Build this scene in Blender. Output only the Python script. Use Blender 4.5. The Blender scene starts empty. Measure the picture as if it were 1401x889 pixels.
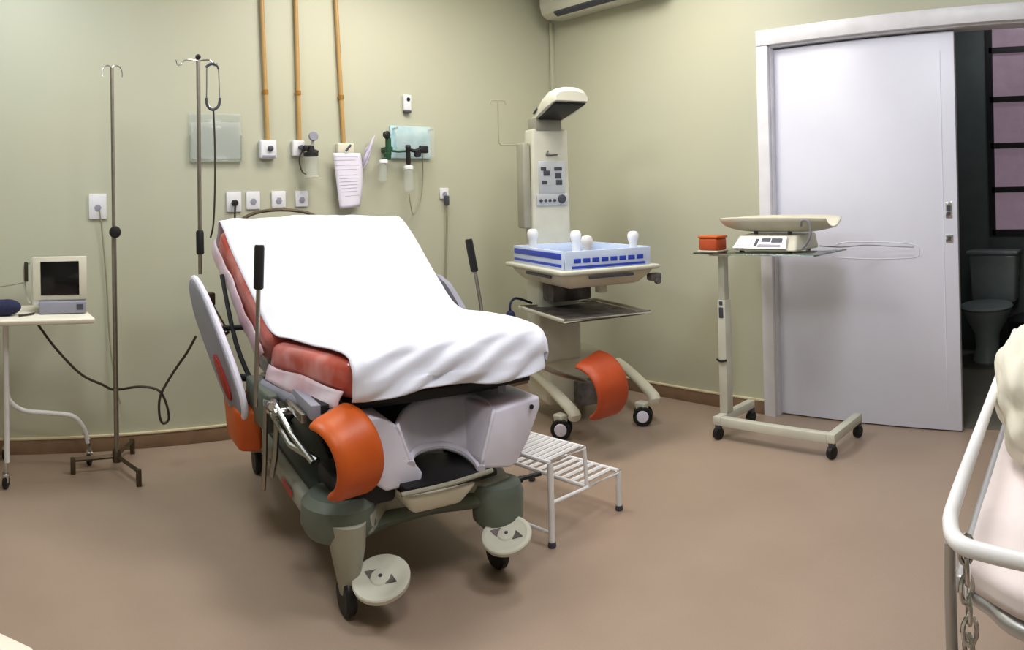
import bpy, bmesh, math, random
from math import sin, cos, pi, radians as R
from mathutils import Vector, Matrix, Euler, noise
random.seed(4)
sc = bpy.context.scene
col = sc.collection

# ------------------------------------------------------------------ camera (phone panorama: cylindrical), light, exposure
FPX, CYPX, ROLL, PITCH, HC, AZ = 979.4, 268.85, -0.0238, 0.0043, 1.28, 0.7008
XW, YW, ZC = 3.599, 3.778, 2.86          # right wall, back wall, ceiling
cam = bpy.data.objects.new('camera', bpy.data.cameras.new('camera')); col.objects.link(cam)
cam.data.type = 'PANO'
cy = cam.data.cycles if hasattr(cam.data, 'cycles') else cam.data
def setp(n, v):
    for t in (cam.data, cy):
        try: setattr(t, n, v); return
        except Exception: pass
    print('CAMERA PROP MISSING', n)
setp('panorama_type', 'CENTRAL_CYLINDRICAL')
setp('central_cylindrical_range_u_min', -700.5/FPX); setp('central_cylindrical_range_u_max', 700.5/FPX)
setp('central_cylindrical_range_v_min', -(889-CYPX)/FPX); setp('central_cylindrical_range_v_max', CYPX/FPX)
setp('central_cylindrical_radius', 1.0)
def lvl2world(x, y, z):
    c, s = cos(ROLL), sin(ROLL); x, z = c*x-s*z, s*x+c*z
    c, s = cos(PITCH), sin(PITCH); y, z = c*y-s*z, s*y+c*z
    return Vector((x*cos(AZ)+y*sin(AZ), -x*sin(AZ)+y*cos(AZ), z))
r_, f_, u_ = lvl2world(1,0,0), lvl2world(0,1,0), lvl2world(0,0,1)
cam.matrix_world = Matrix(((r_.x, u_.x, -f_.x, 0), (r_.y, u_.y, -f_.y, 0), (r_.z, u_.z, -f_.z, HC), (0,0,0,1)))
cam.data.clip_start = 0.02
sc.camera = cam
sc.view_settings.view_transform = 'Standard'; sc.view_settings.look = 'None'
sc.view_settings.gamma = 1.0; sc.view_settings.exposure = 0.3
try: sc.view_settings.use_curve_mapping = False
except Exception: pass
w = bpy.data.worlds.new('world'); sc.world = w; w.use_nodes = True
w.node_tree.nodes['Background'].inputs[0].default_value = (0.6, 0.7, 1.0, 1)
w.node_tree.nodes['Background'].inputs[1].default_value = 0.3

def S(r, g, b):
    f = lambda c: ((c/255+0.055)/1.055)**2.4 if c > 10 else c/255/12.92
    return (f(r), f(g), f(b))
def at(px, py, y=None, x=None, z=None):
    """point seen at a pixel of the photograph, at a given plane of the room"""
    th = (px-700.5)/FPX; d = lvl2world(sin(th), cos(th), (CYPX-py)/FPX)
    t = y/d.y if y is not None else x/d.x if x is not None else (z-HC)/d.z
    return Vector((d.x*t, d.y*t, d.z*t+HC))

# ------------------------------------------------------------------ materials
def mat(name, c, rough=.5, metal=0, c2=None, scale=6, var=.06, bump=0, bscale=60, trans=0, emit=None, alpha=1, ior=1.45, spec=.5, coat=0, detail=3, sheen=0):
    m = bpy.data.materials.new(name); m.use_nodes = True
    nt = m.node_tree; b = nt.nodes['Principled BSDF']
    tc = nt.nodes.new('ShaderNodeTexCoord')
    n = nt.nodes.new('ShaderNodeTexNoise'); n.inputs['Scale'].default_value = scale; n.inputs['Detail'].default_value = detail
    nt.links.new(tc.outputs['Object'], n.inputs['Vector'])
    mx = nt.nodes.new('ShaderNodeMix'); mx.data_type = 'RGBA'
    a = c; d = c2 if c2 else tuple(max(0, k*(1-var*2)) for k in c)
    mx.inputs[6].default_value = (*a, 1); mx.inputs[7].default_value = (*d, 1)
    rp = nt.nodes.new('ShaderNodeMapRange'); rp.inputs[1].default_value = .35; rp.inputs[2].default_value = .65
    nt.links.new(n.outputs[0], rp.inputs[0]); nt.links.new(rp.outputs[0], mx.inputs[0])
    nt.links.new(mx.outputs[2], b.inputs['Base Color'])
    b.inputs['Roughness'].default_value = rough; b.inputs['Metallic'].default_value = metal
    b.inputs['IOR'].default_value = ior
    b.inputs['Transmission Weight'].default_value = trans; b.inputs['Alpha'].default_value = alpha
    b.inputs['Coat Weight'].default_value = coat; b.inputs['Specular IOR Level'].default_value = spec
    if sheen: b.inputs['Sheen Weight'].default_value = sheen
    if bump:
        n2 = nt.nodes.new('ShaderNodeTexNoise'); n2.inputs['Scale'].default_value = bscale
        bp = nt.nodes.new('ShaderNodeBump'); bp.inputs['Strength'].default_value = bump; bp.inputs['Distance'].default_value = .01
        nt.links.new(tc.outputs['Object'], n2.inputs['Vector']); nt.links.new(n2.outputs[0], bp.inputs['Height']); nt.links.new(bp.outputs[0], b.inputs['Normal'])
    if emit:
        b.inputs['Emission Color'].default_value = (*emit[0], 1); b.inputs['Emission Strength'].default_value = emit[1]
    return m
M = dict(
 wall=mat('wall_paint', S(188,188,166), .42, c2=S(185,186,167), scale=1.6, bump=.02, bscale=90),
 ceil=mat('ceiling_paint', S(235,235,228), .8),
 base=mat('baseboard_tile', S(139,113,88), .5, c2=S(126,100,78), scale=8),
 cap=mat('baseboard_cap', S(226,214,180), .5),
 trim=mat('white_trim', S(228,228,236), .35),
 door=mat('door_laminate', S(222,224,240), .35, var=.01),
 chrome=mat('chrome', (.62,.62,.62), .22, 1),
 steel=mat('brushed_steel', (.36,.33,.29), .38, 1, scale=20),
 dsteel=mat('darkened_steel', S(96,84,70), .4, .8),
 alu=mat('aluminium_tube', S(190,190,190), .35, .75),
 cream=mat('cream_enamel', S(208,207,192), .4),
 white=mat('white_enamel', S(240,240,242), .35),
 plastic=mat('white_plastic', S(230,230,236), .35),
 bedwhite=mat('lilac_white_plastic', S(230,228,246), .38),
 bedgrey=mat('grey_lilac_plastic', S(150,150,166), .4),
 shroud=mat('grey_green_shroud', S(100,108,98), .42, c2=S(88,96,88)),
 shroudd=mat('dark_green_deck', S(52,62,58), .5),
 shroudl=mat('light_grey_green_edge', S(150,150,138), .42),
 postc=mat('cream_grey_post', S(160,158,142), .45),
 black=mat('black_rubber', S(20,20,22), .5),
 dark=mat('dark_machine', S(34,36,40), .5, metal=.3),
 navy=mat('navy_fabric', S(30,34,70), .8, bump=.3),
 sheet=mat('white_sheet', S(224,226,240), .75, var=.01, bump=.15, bscale=14),
 red=mat('red_vinyl', S(192,80,64), .3, c2=S(220,150,146), scale=7, bump=.25, bscale=9, coat=.3),
 pink=mat('pink_plastic_film', S(232,216,228), .3, c2=S(214,176,188), scale=6, bump=.3, bscale=10, coat=.3),
 orange=mat('orange_vinyl', S(208,98,30), .42, c2=S(196,84,24), scale=6, bump=.06, bscale=25),
 orange2=mat('brick_orange_vinyl', S(192,82,42), .45, c2=S(176,70,32), scale=6, bump=.06, bscale=25),
 foam=mat('foam_back', S(120,112,110), .7, c2=S(70,66,66), scale=12),
 pipe=mat('ochre_pipe', S(186,150,92), .38, c2=S(176,140,84)),
 coup=mat('brass_coupling', S(168,122,58), .35, .4),
 screen=mat('dark_screen', S(12,12,16), .15),
 blue=mat('blue_band', S(48,72,190), .35),
 bluel=mat('pale_blue_plastic', S(206,220,246), .25),
 glass=mat('clear_acrylic', S(176,184,172), .08, alpha=.4, var=.0),
 gglass=mat('green_edged_glass', (.72,.92,.82), .03, trans=1, var=.0, ior=1.45),
 bglass=mat('pale_blue_acrylic', S(172,218,234), .08, alpha=.85, var=.0, ior=1.35, c2=S(214,240,246), scale=14),
 film=mat('thin_clear_plastic', S(206,214,210), .08, alpha=.24, var=0),
 paper=mat('printed_paper', S(224,220,236), .7, var=.01),
 ink=mat('grey_ink', S(196,186,206), .7),
 green=mat('green_valve', S(28,74,50), .4),
 red2=mat('red_mark', S(170,40,30), .4),
 silver=mat('silver_panel', S(206,210,216), .3, .3),
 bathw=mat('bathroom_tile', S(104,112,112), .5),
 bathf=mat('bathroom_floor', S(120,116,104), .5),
 frame=mat('dark_window_frame', S(32,28,32), .5),
 pane=mat('frosted_pane', S(150,128,142), .3, c2=S(126,108,122), scale=5, emit=(S(150,128,142), .35)),
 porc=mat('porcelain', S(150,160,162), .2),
 led=mat('lamp_diffuser', (1,1,1), .5, emit=((1,.97,.9), 3)),
 blanket=mat('cream_blanket', S(226,222,206), .85, bump=.5, bscale=12),
 gsheet=mat('pinkish_white_sheet', S(238,226,226), .8, bump=.15, bscale=10),
 ivory=mat('ivory_plastic', S(220,216,198), .4),
 wood=mat('cream_laminate', S(238,232,216), .4),
 btn=mat('button_grey', S(70,72,84), .5),
 lav=mat('lavender_film', S(208,204,226), .3, alpha=.8),
 cord=mat('dark_cord', S(58,50,42), .5),
 lcord=mat('pale_cord', S(150,146,122), .5),
)
def floor_mat():
    m = mat('vinyl_floor', S(166,146,130), .36, c2=S(160,140,124), scale=2.2, bump=.015, bscale=40, spec=.4)
    nt = m.node_tree; b = nt.nodes['Principled BSDF']
    sp = nt.nodes.new('ShaderNodeTexNoise'); sp.inputs['Scale'].default_value = 260; sp.inputs['Detail'].default_value = 2
    tc = nt.nodes['Texture Coordinate']; nt.links.new(tc.outputs['Object'], sp.inputs['Vector'])
    src = b.inputs['Base Color'].links[0].from_socket
    mx = nt.nodes.new('ShaderNodeMix'); mx.data_type = 'RGBA'; mx.blend_type = 'OVERLAY'; mx.inputs[0].default_value = .12
    nt.links.new(src, mx.inputs[6]); nt.links.new(sp.outputs[0], mx.inputs[7]); nt.links.new(mx.outputs[2], b.inputs['Base Color'])
    return m
M['floor'] = floor_mat()

# ------------------------------------------------------------------ mesh helpers
def frame(d, up=Vector((0,0,1))):
    d = d.normalized()
    if abs(d.dot(up)) > .98: up = Vector((1,0,0)) if abs(d.x) < .9 else Vector((0,1,0))
    a = up.cross(d).normalized(); return a, d.cross(a).normalized()
def smooth_path(P, n=6, closed=False):
    P = [Vector(p) for p in P]
    if len(P) < 3: return P
    Q = []; N = len(P); rng = N if closed else N-1
    for i in range(rng):
        g = lambda k: P[k % N] if closed else P[min(max(k,0),N-1)]
        p0,p1,p2,p3 = g(i-1),g(i),g(i+1),g(i+2)
        for j in range(n):
            t = j/n
            Q.append(.5*((2*p1)+(-p0+p2)*t+(2*p0-5*p1+4*p2-p3)*t*t+(-p0+3*p1-3*p2+p3)*t**3))
    if not closed: Q.append(P[-1])
    return Q
class MB:
    def __init__(s): s.bm = bmesh.new()
    def box(s, c, size, rot=None, bev=0, seg=2, taper=None):
        """box centred at c; taper=(tx,ty) scales the top"""
        c = Vector(c); hx,hy,hz = (k/2 for k in size); V = []
        for z in (-1,1):
            for x,y in ((-1,-1),(1,-1),(1,1),(-1,1)):
                tx,ty = (taper if (taper and z > 0) else (1,1))
                v = Vector((x*hx*tx, y*hy*ty, z*hz))
                if rot is not None: v = rot @ v
                V.append(s.bm.verts.new(c+v))
        F = [s.bm.faces.new([V[i] for i in q]) for q in ((3,2,1,0),(4,5,6,7),(0,1,5,4),(1,2,6,5),(2,3,7,6),(3,0,4,7))]
        if bev: s._bev(F, bev, seg)
        return s
    def hexa(s, b, t, bev=0, seg=3):
        """b, t: four bottom and four top points in the same turning order"""
        V = [s.bm.verts.new(Vector(p)) for p in list(b)+list(t)]
        F = [s.bm.faces.new([V[i] for i in q]) for q in ((3,2,1,0),(4,5,6,7),(0,1,5,4),(1,2,6,5),(2,3,7,6),(3,0,4,7))]
        if bev: s._bev(F, bev, seg)
        return s
    def _bev(s, F, bev, seg):
        E = list({e for f in F for e in f.edges})
        bmesh.ops.bevel(s.bm, geom=E, offset=bev, segments=seg, profile=.5, affect='EDGES', clamp_overlap=True)
    def tube(s, P, r, n=10, sm=0, closed=False, r2=None, flat=1):
        P = smooth_path(P, sm, closed) if sm else [Vector(p) for p in P]
        N = len(P); rings = []; up = Vector((0,0,1)); a = None
        for i,p in enumerate(P):
            if closed: d = P[(i+1)%N]-P[i-1]
            else: d = P[min(i+1,N-1)]-P[max(i-1,0)]
            if d.length < 1e-9: d = Vector((0,0,1))
            d = d.normalized()
            if a is None: a, b = frame(d)
            else:
                a = (a-d*a.dot(d)).normalized(); b = d.cross(a)
            k = 1 if i in (0,N-1) and not closed else 1
            rr = r if r2 is None else r+(r2-r)*i/(N-1)
            rings.append([s.bm.verts.new(p+(a*cos(2*pi*j/n)+b*sin(2*pi*j/n)*flat)*rr) for j in range(n)])
        for i in range(N if closed else N-1):
            A,B = rings[i], rings[(i+1)%N]
            for j in range(n): s.bm.faces.new((A[j],A[(j+1)%n],B[(j+1)%n],B[j]))
        if not closed:
            s.bm.faces.new(rings[0][::-1]); s.bm.faces.new(rings[-1])
        return s
    def lathe(s, prof, c=(0,0,0), axis=(0,0,1), n=28, cap=True):
        """prof: (radius, height) pairs along the axis"""
        c = Vector(c); ax = Vector(axis).normalized(); a,b = frame(ax); rings = []
        for r,h in prof:
            r = max(r, 1e-4)
            rings.append([s.bm.verts.new(c+ax*h+(a*cos(2*pi*j/n)+b*sin(2*pi*j/n))*r) for j in range(n)])
        for A,B in zip(rings, rings[1:]):
            for j in range(n): s.bm.faces.new((A[j],A[(j+1)%n],B[(j+1)%n],B[j]))
        if cap: s.bm.faces.new(rings[0][::-1]); s.bm.faces.new(rings[-1])
        return s
    def prism(s, P, d, bev=0, seg=2):
        """polygon of 3-D points swept along vector d"""
        d = Vector(d); A = [s.bm.verts.new(Vector(p)) for p in P]; B = [s.bm.verts.new(Vector(p)+d) for p in P]; n = len(P)
        F = [s.bm.faces.new(A[::-1]), s.bm.faces.new(B)]
        for i in range(n): F.append(s.bm.faces.new((A[i],A[(i+1)%n],B[(i+1)%n],B[i])))
        if bev: s._bev(F, bev, seg)
        return s
    def grid(s, G, thick=0):
        V = [[s.bm.verts.new(Vector(p)) for p in row] for row in G]
        for A,B in zip(V, V[1:]):
            for j in range(len(A)-1): s.bm.faces.new((A[j],A[j+1],B[j+1],B[j]))
        return s
    def ball(s, c, r, sc_=(1,1,1), n=14):
        prof = [(r*sin(pi*i/n), -r*cos(pi*i/n)) for i in range(n+1)]
        m0 = len(s.bm.verts); s.lathe(prof, (0,0,0), n=18)
        s.bm.verts.ensure_lookup_table()
        for v in s.bm.verts[m0:]: v.co = Vector((v.co.x*sc_[0], v.co.y*sc_[1], v.co.z*sc_[2]))+Vector(c)
        return s
    def build(s, name, m, parent=None, ang=35, solid=0, sub=0):
        """world-space mesh -> object; a child's origin sits on its thing, a top-level one's at its own foot"""
        bmesh.ops.recalc_face_normals(s.bm, faces=s.bm.faces[:])
        if parent is None:
            xs = [v.co for v in s.bm.verts]
            o3 = Vector(((min(v.x for v in xs)+max(v.x for v in xs))/2, (min(v.y for v in xs)+max(v.y for v in xs))/2, min(v.z for v in xs)))
            for v in s.bm.verts: v.co -= o3
        else:
            inv = WM[parent.name].inverted(); o3 = None
            for v in s.bm.verts: v.co = inv @ v.co
        me = bpy.data.meshes.new(name); s.bm.to_mesh(me); s.bm.free()
        for p in me.polygons: p.use_smooth = True
        me.set_sharp_from_angle(angle=R(ang))
        me.materials.append(m if not isinstance(m, str) else M[m])
        o = bpy.data.objects.new(name, me); col.objects.link(o)
        if parent is None: o.location = o3; WM[o.name] = Matrix.Translation(o3)
        else: o.parent = parent; WM[o.name] = WM[parent.name]
        if solid:
            k = o.modifiers.new('thickness', 'SOLIDIFY'); k.thickness = solid; k.offset = 0
        if sub:
            k = o.modifiers.new('smooth', 'SUBSURF'); k.levels = sub; k.render_levels = sub
        return o
WM = {}
def tag(o, label, cat, group=None):
    o['label'] = label; o['category'] = cat
    if group: o['group'] = group
    return o
def thing(name, label, cat, loc, rz=0, group=None):
    o = bpy.data.objects.new(name, None); col.objects.link(o); o.empty_display_size = .1
    o.location = loc; o.rotation_euler = (0,0,rz); WM[o.name] = Matrix.Translation(Vector(loc)) @ Matrix.Rotation(rz, 4, 'Z')
    return tag(o, label, cat, group)
def struct(name, mb, m, parent=None, **k):
    o = mb.build(name, m, parent, **k)
    if parent is None: o['kind'] = 'structure'
    return o
def dup(root, dloc, label, group=None):
    r = root.copy(); col.objects.link(r); r.location = Vector(root.location)+Vector(dloc); r['label'] = label
    WM[r.name] = Matrix.Translation(Vector(dloc)) @ WM[root.name]
    for ch in root.children:
        c = ch.copy(); col.objects.link(c); c.parent = r
        for g in ch.children:
            d = g.copy(); col.objects.link(d); d.parent = c
    return r

# ------------------------------------------------------------------ room shell
X0, Y0, T = -2.4, -2.0, .12
def slab(x0,x1,y0,y1,z0,z1): return MB().box(((x0+x1)/2,(y0+y1)/2,(z0+z1)/2), (x1-x0,y1-y0,z1-z0))
struct('floor', slab(X0-T,5.9,Y0-T,YW+T,-.1,0), 'floor')
struct('ceiling', slab(X0-T,5.9,Y0-T,YW+T,ZC,ZC+.1), 'ceil')
struct('wall_back', slab(X0-T,XW+T,YW,YW+T,0,ZC), 'wall')
struct('wall_left', slab(X0-T,X0,Y0,YW,0,ZC), 'wall')
struct('wall_rear', slab(X0-T,XW+T,Y0-T,Y0,0,ZC), 'wall')
DY0, DY1, DZ = .12, 1.995, 2.13           # doorway
mb = slab(XW,XW+T,DY1,YW,0,ZC); mb.box((XW+T/2,(DY0+DY1)/2,(DZ+ZC)/2),(T,DY1-DY0,ZC-DZ)); mb.box((XW+T/2,(Y0+DY0)/2,ZC/2),(T,DY0-Y0,ZC))
struct('wall_right', mb, 'wall')
def baseboard(n, p0, p1, nrm):
    p0, p1, nrm = Vector(p0), Vector(p1), Vector(nrm); c = (p0+p1)/2; L = (p1-p0); a = abs(L.x) > abs(L.y)
    sz = (abs(L.x), .014, .075) if a else (.014, abs(L.y), .075)
    sz2 = (abs(L.x), .018, .012) if a else (.018, abs(L.y), .012)
    o = struct(n, MB().box(c+nrm*.007+Vector((0,0,.0375)), sz, bev=.002), 'base')
    MB().box(c+nrm*.009+Vector((0,0,.081)), sz2, bev=.003).build('cap_strip', 'cap', o)
baseboard('baseboard_back', (X0,YW,0), (XW-.014,YW,0), (0,-1,0))
baseboard('baseboard_right', (XW,2.075,0), (XW,YW-.014,0), (-1,0,0))
# corner cable duct
struct('trim_1', MB().box((XW-.016,YW-.02,1.9),(.03,.026,1.3), bev=.004), 'wall')
# door surround
P = MB(); P.box((XW-.012,2.032,1.06),(.03,.074,2.13), bev=.004)
P.box((XW-.012,(DY0-.07+2.069)/2,2.172),(.03,2.069-DY0+.07,.088), bev=.004); P.box((XW-.012,DY0-.037,1.06),(.03,.074,2.13), bev=.004)
P.box((XW+T/2,2.0-.006,1.06),(T,.012,2.12)); P.box((XW+T/2,(DY0+DY1)/2,2.13-.006),(T,DY1-DY0,.012))
struct('trim_2', P, 'trim')
# sliding leaf
d = struct('door_1', MB().box((XW+.055,(.925+2.05)/2-.03,1.058),(.035,1.07,2.1), bev=.003), 'door')
P = MB()
xs = XW+.0375
P.tube([(xs,1.62,.985),(xs,1.56,1.0),(xs,1.4,1.003),(xs,1.24,.998),(xs,1.15,.985),(xs,1.135,.955),(xs,1.15,.925),(xs,1.25,.915),(xs,1.42,.91),(xs,1.6,.915)], .0022, n=6, sm=5, flat=1)
P.box((xs-.0005,1.0,1.06),(.003,.004,1.9))
P.build('moulding', 'door', d)
h = MB().box((XW+.036,.968,1.172),(.006,.036,.085), bev=.002).build('pull_plate', 'chrome', d)
MB().box((XW+.0335,.968,1.18),(.004,.02,.03)).box((XW+.0335,.968,1.152),(.004,.02,.018)).build('recess', 'btn', h)
h = MB().box((XW+.036,.968,1.022),(.006,.04,.042), bev=.002).build('latch_plate', 'chrome', d)
MB().box((XW+.0335,.968,1.022),(.004,.02,.02)).build('keyhole', 'btn', h)
# bathroom behind the doorway
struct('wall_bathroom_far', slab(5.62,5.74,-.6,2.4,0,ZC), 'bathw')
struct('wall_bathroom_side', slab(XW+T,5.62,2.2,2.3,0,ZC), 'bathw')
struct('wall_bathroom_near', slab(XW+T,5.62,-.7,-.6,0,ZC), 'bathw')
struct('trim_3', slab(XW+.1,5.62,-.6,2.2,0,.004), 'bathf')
wy0, wy1, wz0, wz1 = .35, 1.13, .93, 2.62
o = thing('window_1', '', '', (5.6,.74,wz0)); del o['label'], o['category']; o['kind'] = 'structure'
P = MB()
for yy in (wy0, wy1): P.box((5.6,yy,(wz0+wz1)/2),(.05,.05,wz1-wz0+.05))
zs = [wz0, 1.267, 1.616, 1.983, 2.372, wz1]
for z in zs: P.box((5.6,(wy0+wy1)/2,z),(.05,wy1-wy0,.045))
P.build('window_frame', 'frame', o)
for a,b in zip(zs, zs[1:]):
    MB().box((5.606,(wy0+wy1)/2,(a+b)/2),(.012,wy1-wy0-.05,b-a-.045)).build('pane', 'pane', o)

# ------------------------------------------------------------------ ceiling lamps (fittings above the frame; the bathroom one is an added fill)
def ceiling_lamp(x, y, watts, colr, lab, sx=.6, sy=.6):
    t = thing('ceiling_lamp', lab, 'ceiling lamp', (x,y,ZC-.05), 0, 'ceiling lamps')
    MB().box((x,y,ZC-.02),(sx+.06,sy+.06,.04), bev=.006).build('housing', 'white', t)
    MB().box((x,y,ZC-.044),(sx,sy,.012), bev=.003).build('diffuser', 'led', t)
    L = bpy.data.lights.new('lamp_light', 'AREA'); L.shape = 'RECTANGLE'; L.size = sx; L.size_y = sy; L.energy = watts; L.color = colr
    lo = bpy.data.objects.new('lamp_light', L); col.objects.link(lo); lo.parent = t; lo.location = (0,0,-.004)
ceiling_lamp(1.9, 2.85, 17, (1,.92,.82), 'square white ceiling lamp near the ochre gas pipes', .8, .6)
ceiling_lamp(.0, 2.75, 19, (.90,.97,1), 'square white ceiling lamp above the monitor table')
ceiling_lamp(2.75, 2.35, 13, (1,.94,.86), 'square white ceiling lamp above the infant warmer')
ceiling_lamp(1.95, .95, 19, (.92,.94,1), 'square white ceiling lamp in front of the sliding door')
ceiling_lamp(.45, .45, 16, (1,.97,.94), 'square white ceiling lamp in the middle of the room, farthest from the walls')
ceiling_lamp(5.0, .9, 3, (.9,.95,1), 'small white fill lamp added on the unseen bathroom ceiling', .25, .25)  # unseen lamp, added to lift the too dark bathroom

# ------------------------------------------------------------------ delivery bed
BR = R(-8)
bed = thing('delivery_bed', 'adjustable delivery bed with white sheet, red mattress, orange calf rests and lilac-white foot apron', 'hospital bed', (1.27,1.98,0), BR)
BM = WM[bed.name]
def bw(u, v, z): return BM @ Vector((u, v, z))       # bed frame (across, towards the head, up) -> room
BROT = Matrix.Rotation(BR, 3, 'Z')
# mattress: seat cushion and raised backrest cushion
sL, sR = Vector((1.02,2.03,.775)), Vector((1.745,1.915,.78))
bL, bR = Vector((.955,2.56,.762)), Vector((1.85,2.62,.765))
hL, hR = Vector((.905,3.03,1.185)), Vector((1.81,3.02,1.178))
dn = Vector((0,0,-.13)); bn = Vector((.02,.13,-.115))
seat = MB().hexa([sL+dn+Vector((0,.02,0)), sR+dn+Vector((0,.02,0)), bR+dn+Vector((0,.05,0)), bL+dn+Vector((0,.05,0))], [sL, sR, bR, bL], bev=.045, seg=4).build('seat_cushion', 'red', bed, ang=60)
seat['label'] = 'red vinyl seat cushion'
back = MB().hexa([bL+bn, bR+bn, hR+bn, hL+bn], [bL, bR, hR, hL], bev=.04, seg=4).build('backrest_cushion', 'red', bed, ang=60)
# pinkish plastic film wrapped on the flank of the backrest
G = []
for i in range(19):
    t = i/18; a = bL.lerp(hL, t); wv = .003*sin(t*13)+.002*sin(t*31+1)
    row = []
    for j in range(8):
        q = j/7; p = a + bn*(.48+.62*q) + Vector((-.010-.014*sin(q*pi)+wv, 0, wv))
        row.append(p)
    G.append(row)
MB().grid(G).build('plastic_film', 'pink', back, solid=.004, ang=80)
G = []
for i in range(25):
    t = i/24; a = (bL+Vector((0,-.02,0))).lerp(sL+Vector((0,.02,0)), t)
    G.append([a+Vector((-.008-.022*q/5-.003*sin(t*11+q), 0, -.082-.012*q-.004*sin(t*9+q*.8)-.010*t)) for q in range(6)])
MB().grid(G).build('plastic_film', 'pink', seat, solid=.004, ang=80)
# sheet
st = [(Vector((.915,3.13,1.09)), Vector((1.83,3.12,1.08))),
      (Vector((.92,3.10,1.17)), Vector((1.825,3.09,1.165))),
      (Vector((.915,3.045,1.205)), Vector((1.82,3.035,1.20))),
      (Vector((.922,2.93,1.115)), Vector((1.83,2.925,1.115))),
      (Vector((.945,2.73,.925)), Vector((1.845,2.75,.925))),
      (Vector((.975,2.575,.792)), Vector((1.87,2.62,.80))),
      (Vector((1.005,2.42,.785)), Vector((1.86,2.40,.80))),
      (Vector((1.035,2.2,.79)), Vector((1.795,2.15,.815))),
      (Vector((1.03,2.06,.792)), Vector((1.745,1.955,.81))),
      (Vector((1.022,2.015,.77)), Vector((1.725,1.905,.785))),
      (Vector((1.015,1.99,.72)), Vector((1.715,1.88,.73))),
      (Vector((1.012,1.985,.672)), Vector((1.71,1.872,.675)))]
Ls = smooth_path([a for a,b in st], 8); Rs = smooth_path([b for a,b in st], 8)
G = []; N = len(Ls); NJ = 64
for i,(a,b) in enumerate(zip(Ls, Rs)):
    t = i/(N-1); row = []
    tang = (Ls[min(i+1,N-1)]-Ls[max(i-1,0)]).normalized()
    across = (b-a).normalized(); nrm = across.cross(tang).normalized()
    if nrm.z < 0 and t < .8: nrm = -nrm
    if t >= .8 and nrm.y > 0: nrm = -nrm
    for j in range(NJ):
        u = j/(NJ-1)
        if u <= .86:
            uu = u/.86; p = a.lerp(b, uu)
            k = .016*sin(pi*uu)**.6
            wr = noise.noise(Vector((uu*5+t*6, t*9-uu*3, 1.3)))*.009 + noise.noise(Vector((uu*13-t*4, t*20+uu*9, 4)))*.003
            fold = 0
            if t > .62:   # diagonal pull folds towards the foot end
                s_ = (t-.62)/.38
                fold = s_*.011*sin((uu*1.0+ (t-.62)*2.2)*26)*(.4+.6*sin(pi*uu)) + s_*.008*sin((uu*.8-(t-.6)*1.5)*15+1)
            p = p + nrm*(k+wr+fold+.006)
            if t > .93: p.z -= .012*sin(uu*9+1)+.01*uu*0
            if uu < .04: p += nrm*(-.006)
        else:
            q = (u-.86)/.14; drop = .13 if t < .5 else .13-.09*min(1,(t-.5)*2.6)
            ang = min(1, q*3)
            out = across*(.018*sin(ang*pi/2)) ; dv = (Vector((0,0,-1)) if t > .42 else bn.normalized())
            p = b + nrm*.006 + out + dv*(drop*max(0,q-.12)) + across*(.008*sin(t*40)*q)
            if t > .90: p = b + nrm*.006 + out*.35 + Vector((0,.10*q,0)) 
        row.append(p)
    G.append(row)
o = MB().grid(G).build('fitted_sheet', 'sheet', None, ang=85, solid=.004)
tag(o, 'white sheet draped over the reclined delivery bed mattress', 'bed sheet')
# platform under the cushions
P = MB(); k = Vector((0,0,-.035))
P.hexa([sL+dn*1.25+Vector((.03,.05,0)), sR+dn*1.25+Vector((-.02,.05,0)), bR+dn*1.25, bL+dn*1.25+Vector((.02,0,0))], [sL+dn+Vector((.03,.05,0)), sR+dn+Vector((-.02,.05,0)), bR+dn, bL+dn+Vector((.02,0,0))], bev=.006)
P.build('seat_platform', 'dark', bed)
P = MB(); P.hexa([bL+bn*1.3+Vector((.04,0,0)), bR+bn*1.3+Vector((-.04,0,0)), hR+bn*1.3+Vector((-.04,0,0)), hL+bn*1.3+Vector((.04,0,0))], [bL+bn*1.02+Vector((.04,0,0)), bR+bn*1.02+Vector((-.04,0,0)), hR+bn*1.02+Vector((-.04,0,0)), hL+bn*1.02+Vector((.04,0,0))], bev=.008)
P.build('backrest_platform', 'bedgrey', bed)
# foot apron: two wing blocks, a concave back wall and a lip
ap = thing('x','','',(0,0,0)); bpy.data.objects.remove(ap)
depth = BROT @ Vector((0,.27,0))
P = MB()
rb = [at(*q) for q in ((676,562,1.9),(739,541,1.9),(740,556,1.905),(724,602,1.91),(708,633,1.91),(700,640,1.905),(660,642,1.9),(658,632,1.9))]
P.prism(rb, depth, bev=.012, seg=3); P.build('apron_block', 'bedwhite', bed); P = MB()
lb = [at(*q) for q in ((505,570,1.99),(520,573,1.985),(543,581,1.975),(562,630,1.965),(579,646,1.96),(577,661,1.96),(529,673,1.975),(500,655,1.985),(492,640,1.99))]
P.prism(lb, depth, bev=.010, seg=3)
apron = P.build('apron_block', 'bedwhite', bed)
top = [at(676,562,1.9), at(670,552,1.97), at(650,538,2.08), at(620,536,2.16), at(580,544,2.17), at(556,556,2.12), at(545,572,2.04), at(543,581,1.975)]
bot = [at(658,640,1.9), at(651,629,1.95), at(634,616,2.02), at(610,608,2.07), at(588,609,2.08), at(569,615,2.05), at(560,624,2.0), at(562,634,1.965)]
top = smooth_path(top, 4); bot = smooth_path(bot, 4)
G = []
for a,b in zip(top, bot): G.append([a.lerp(b, k/6) for k in range(7)])
P = MB().grid(G); P.build('cutout_wall', 'bedwhite', apron, solid=.012, ang=60)
P = MB().tube([p+Vector((0,0,-.004)) for p in bot], .016, n=10, flat=.9); P.build('cutout_lip', 'bedwhite', apron)
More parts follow.
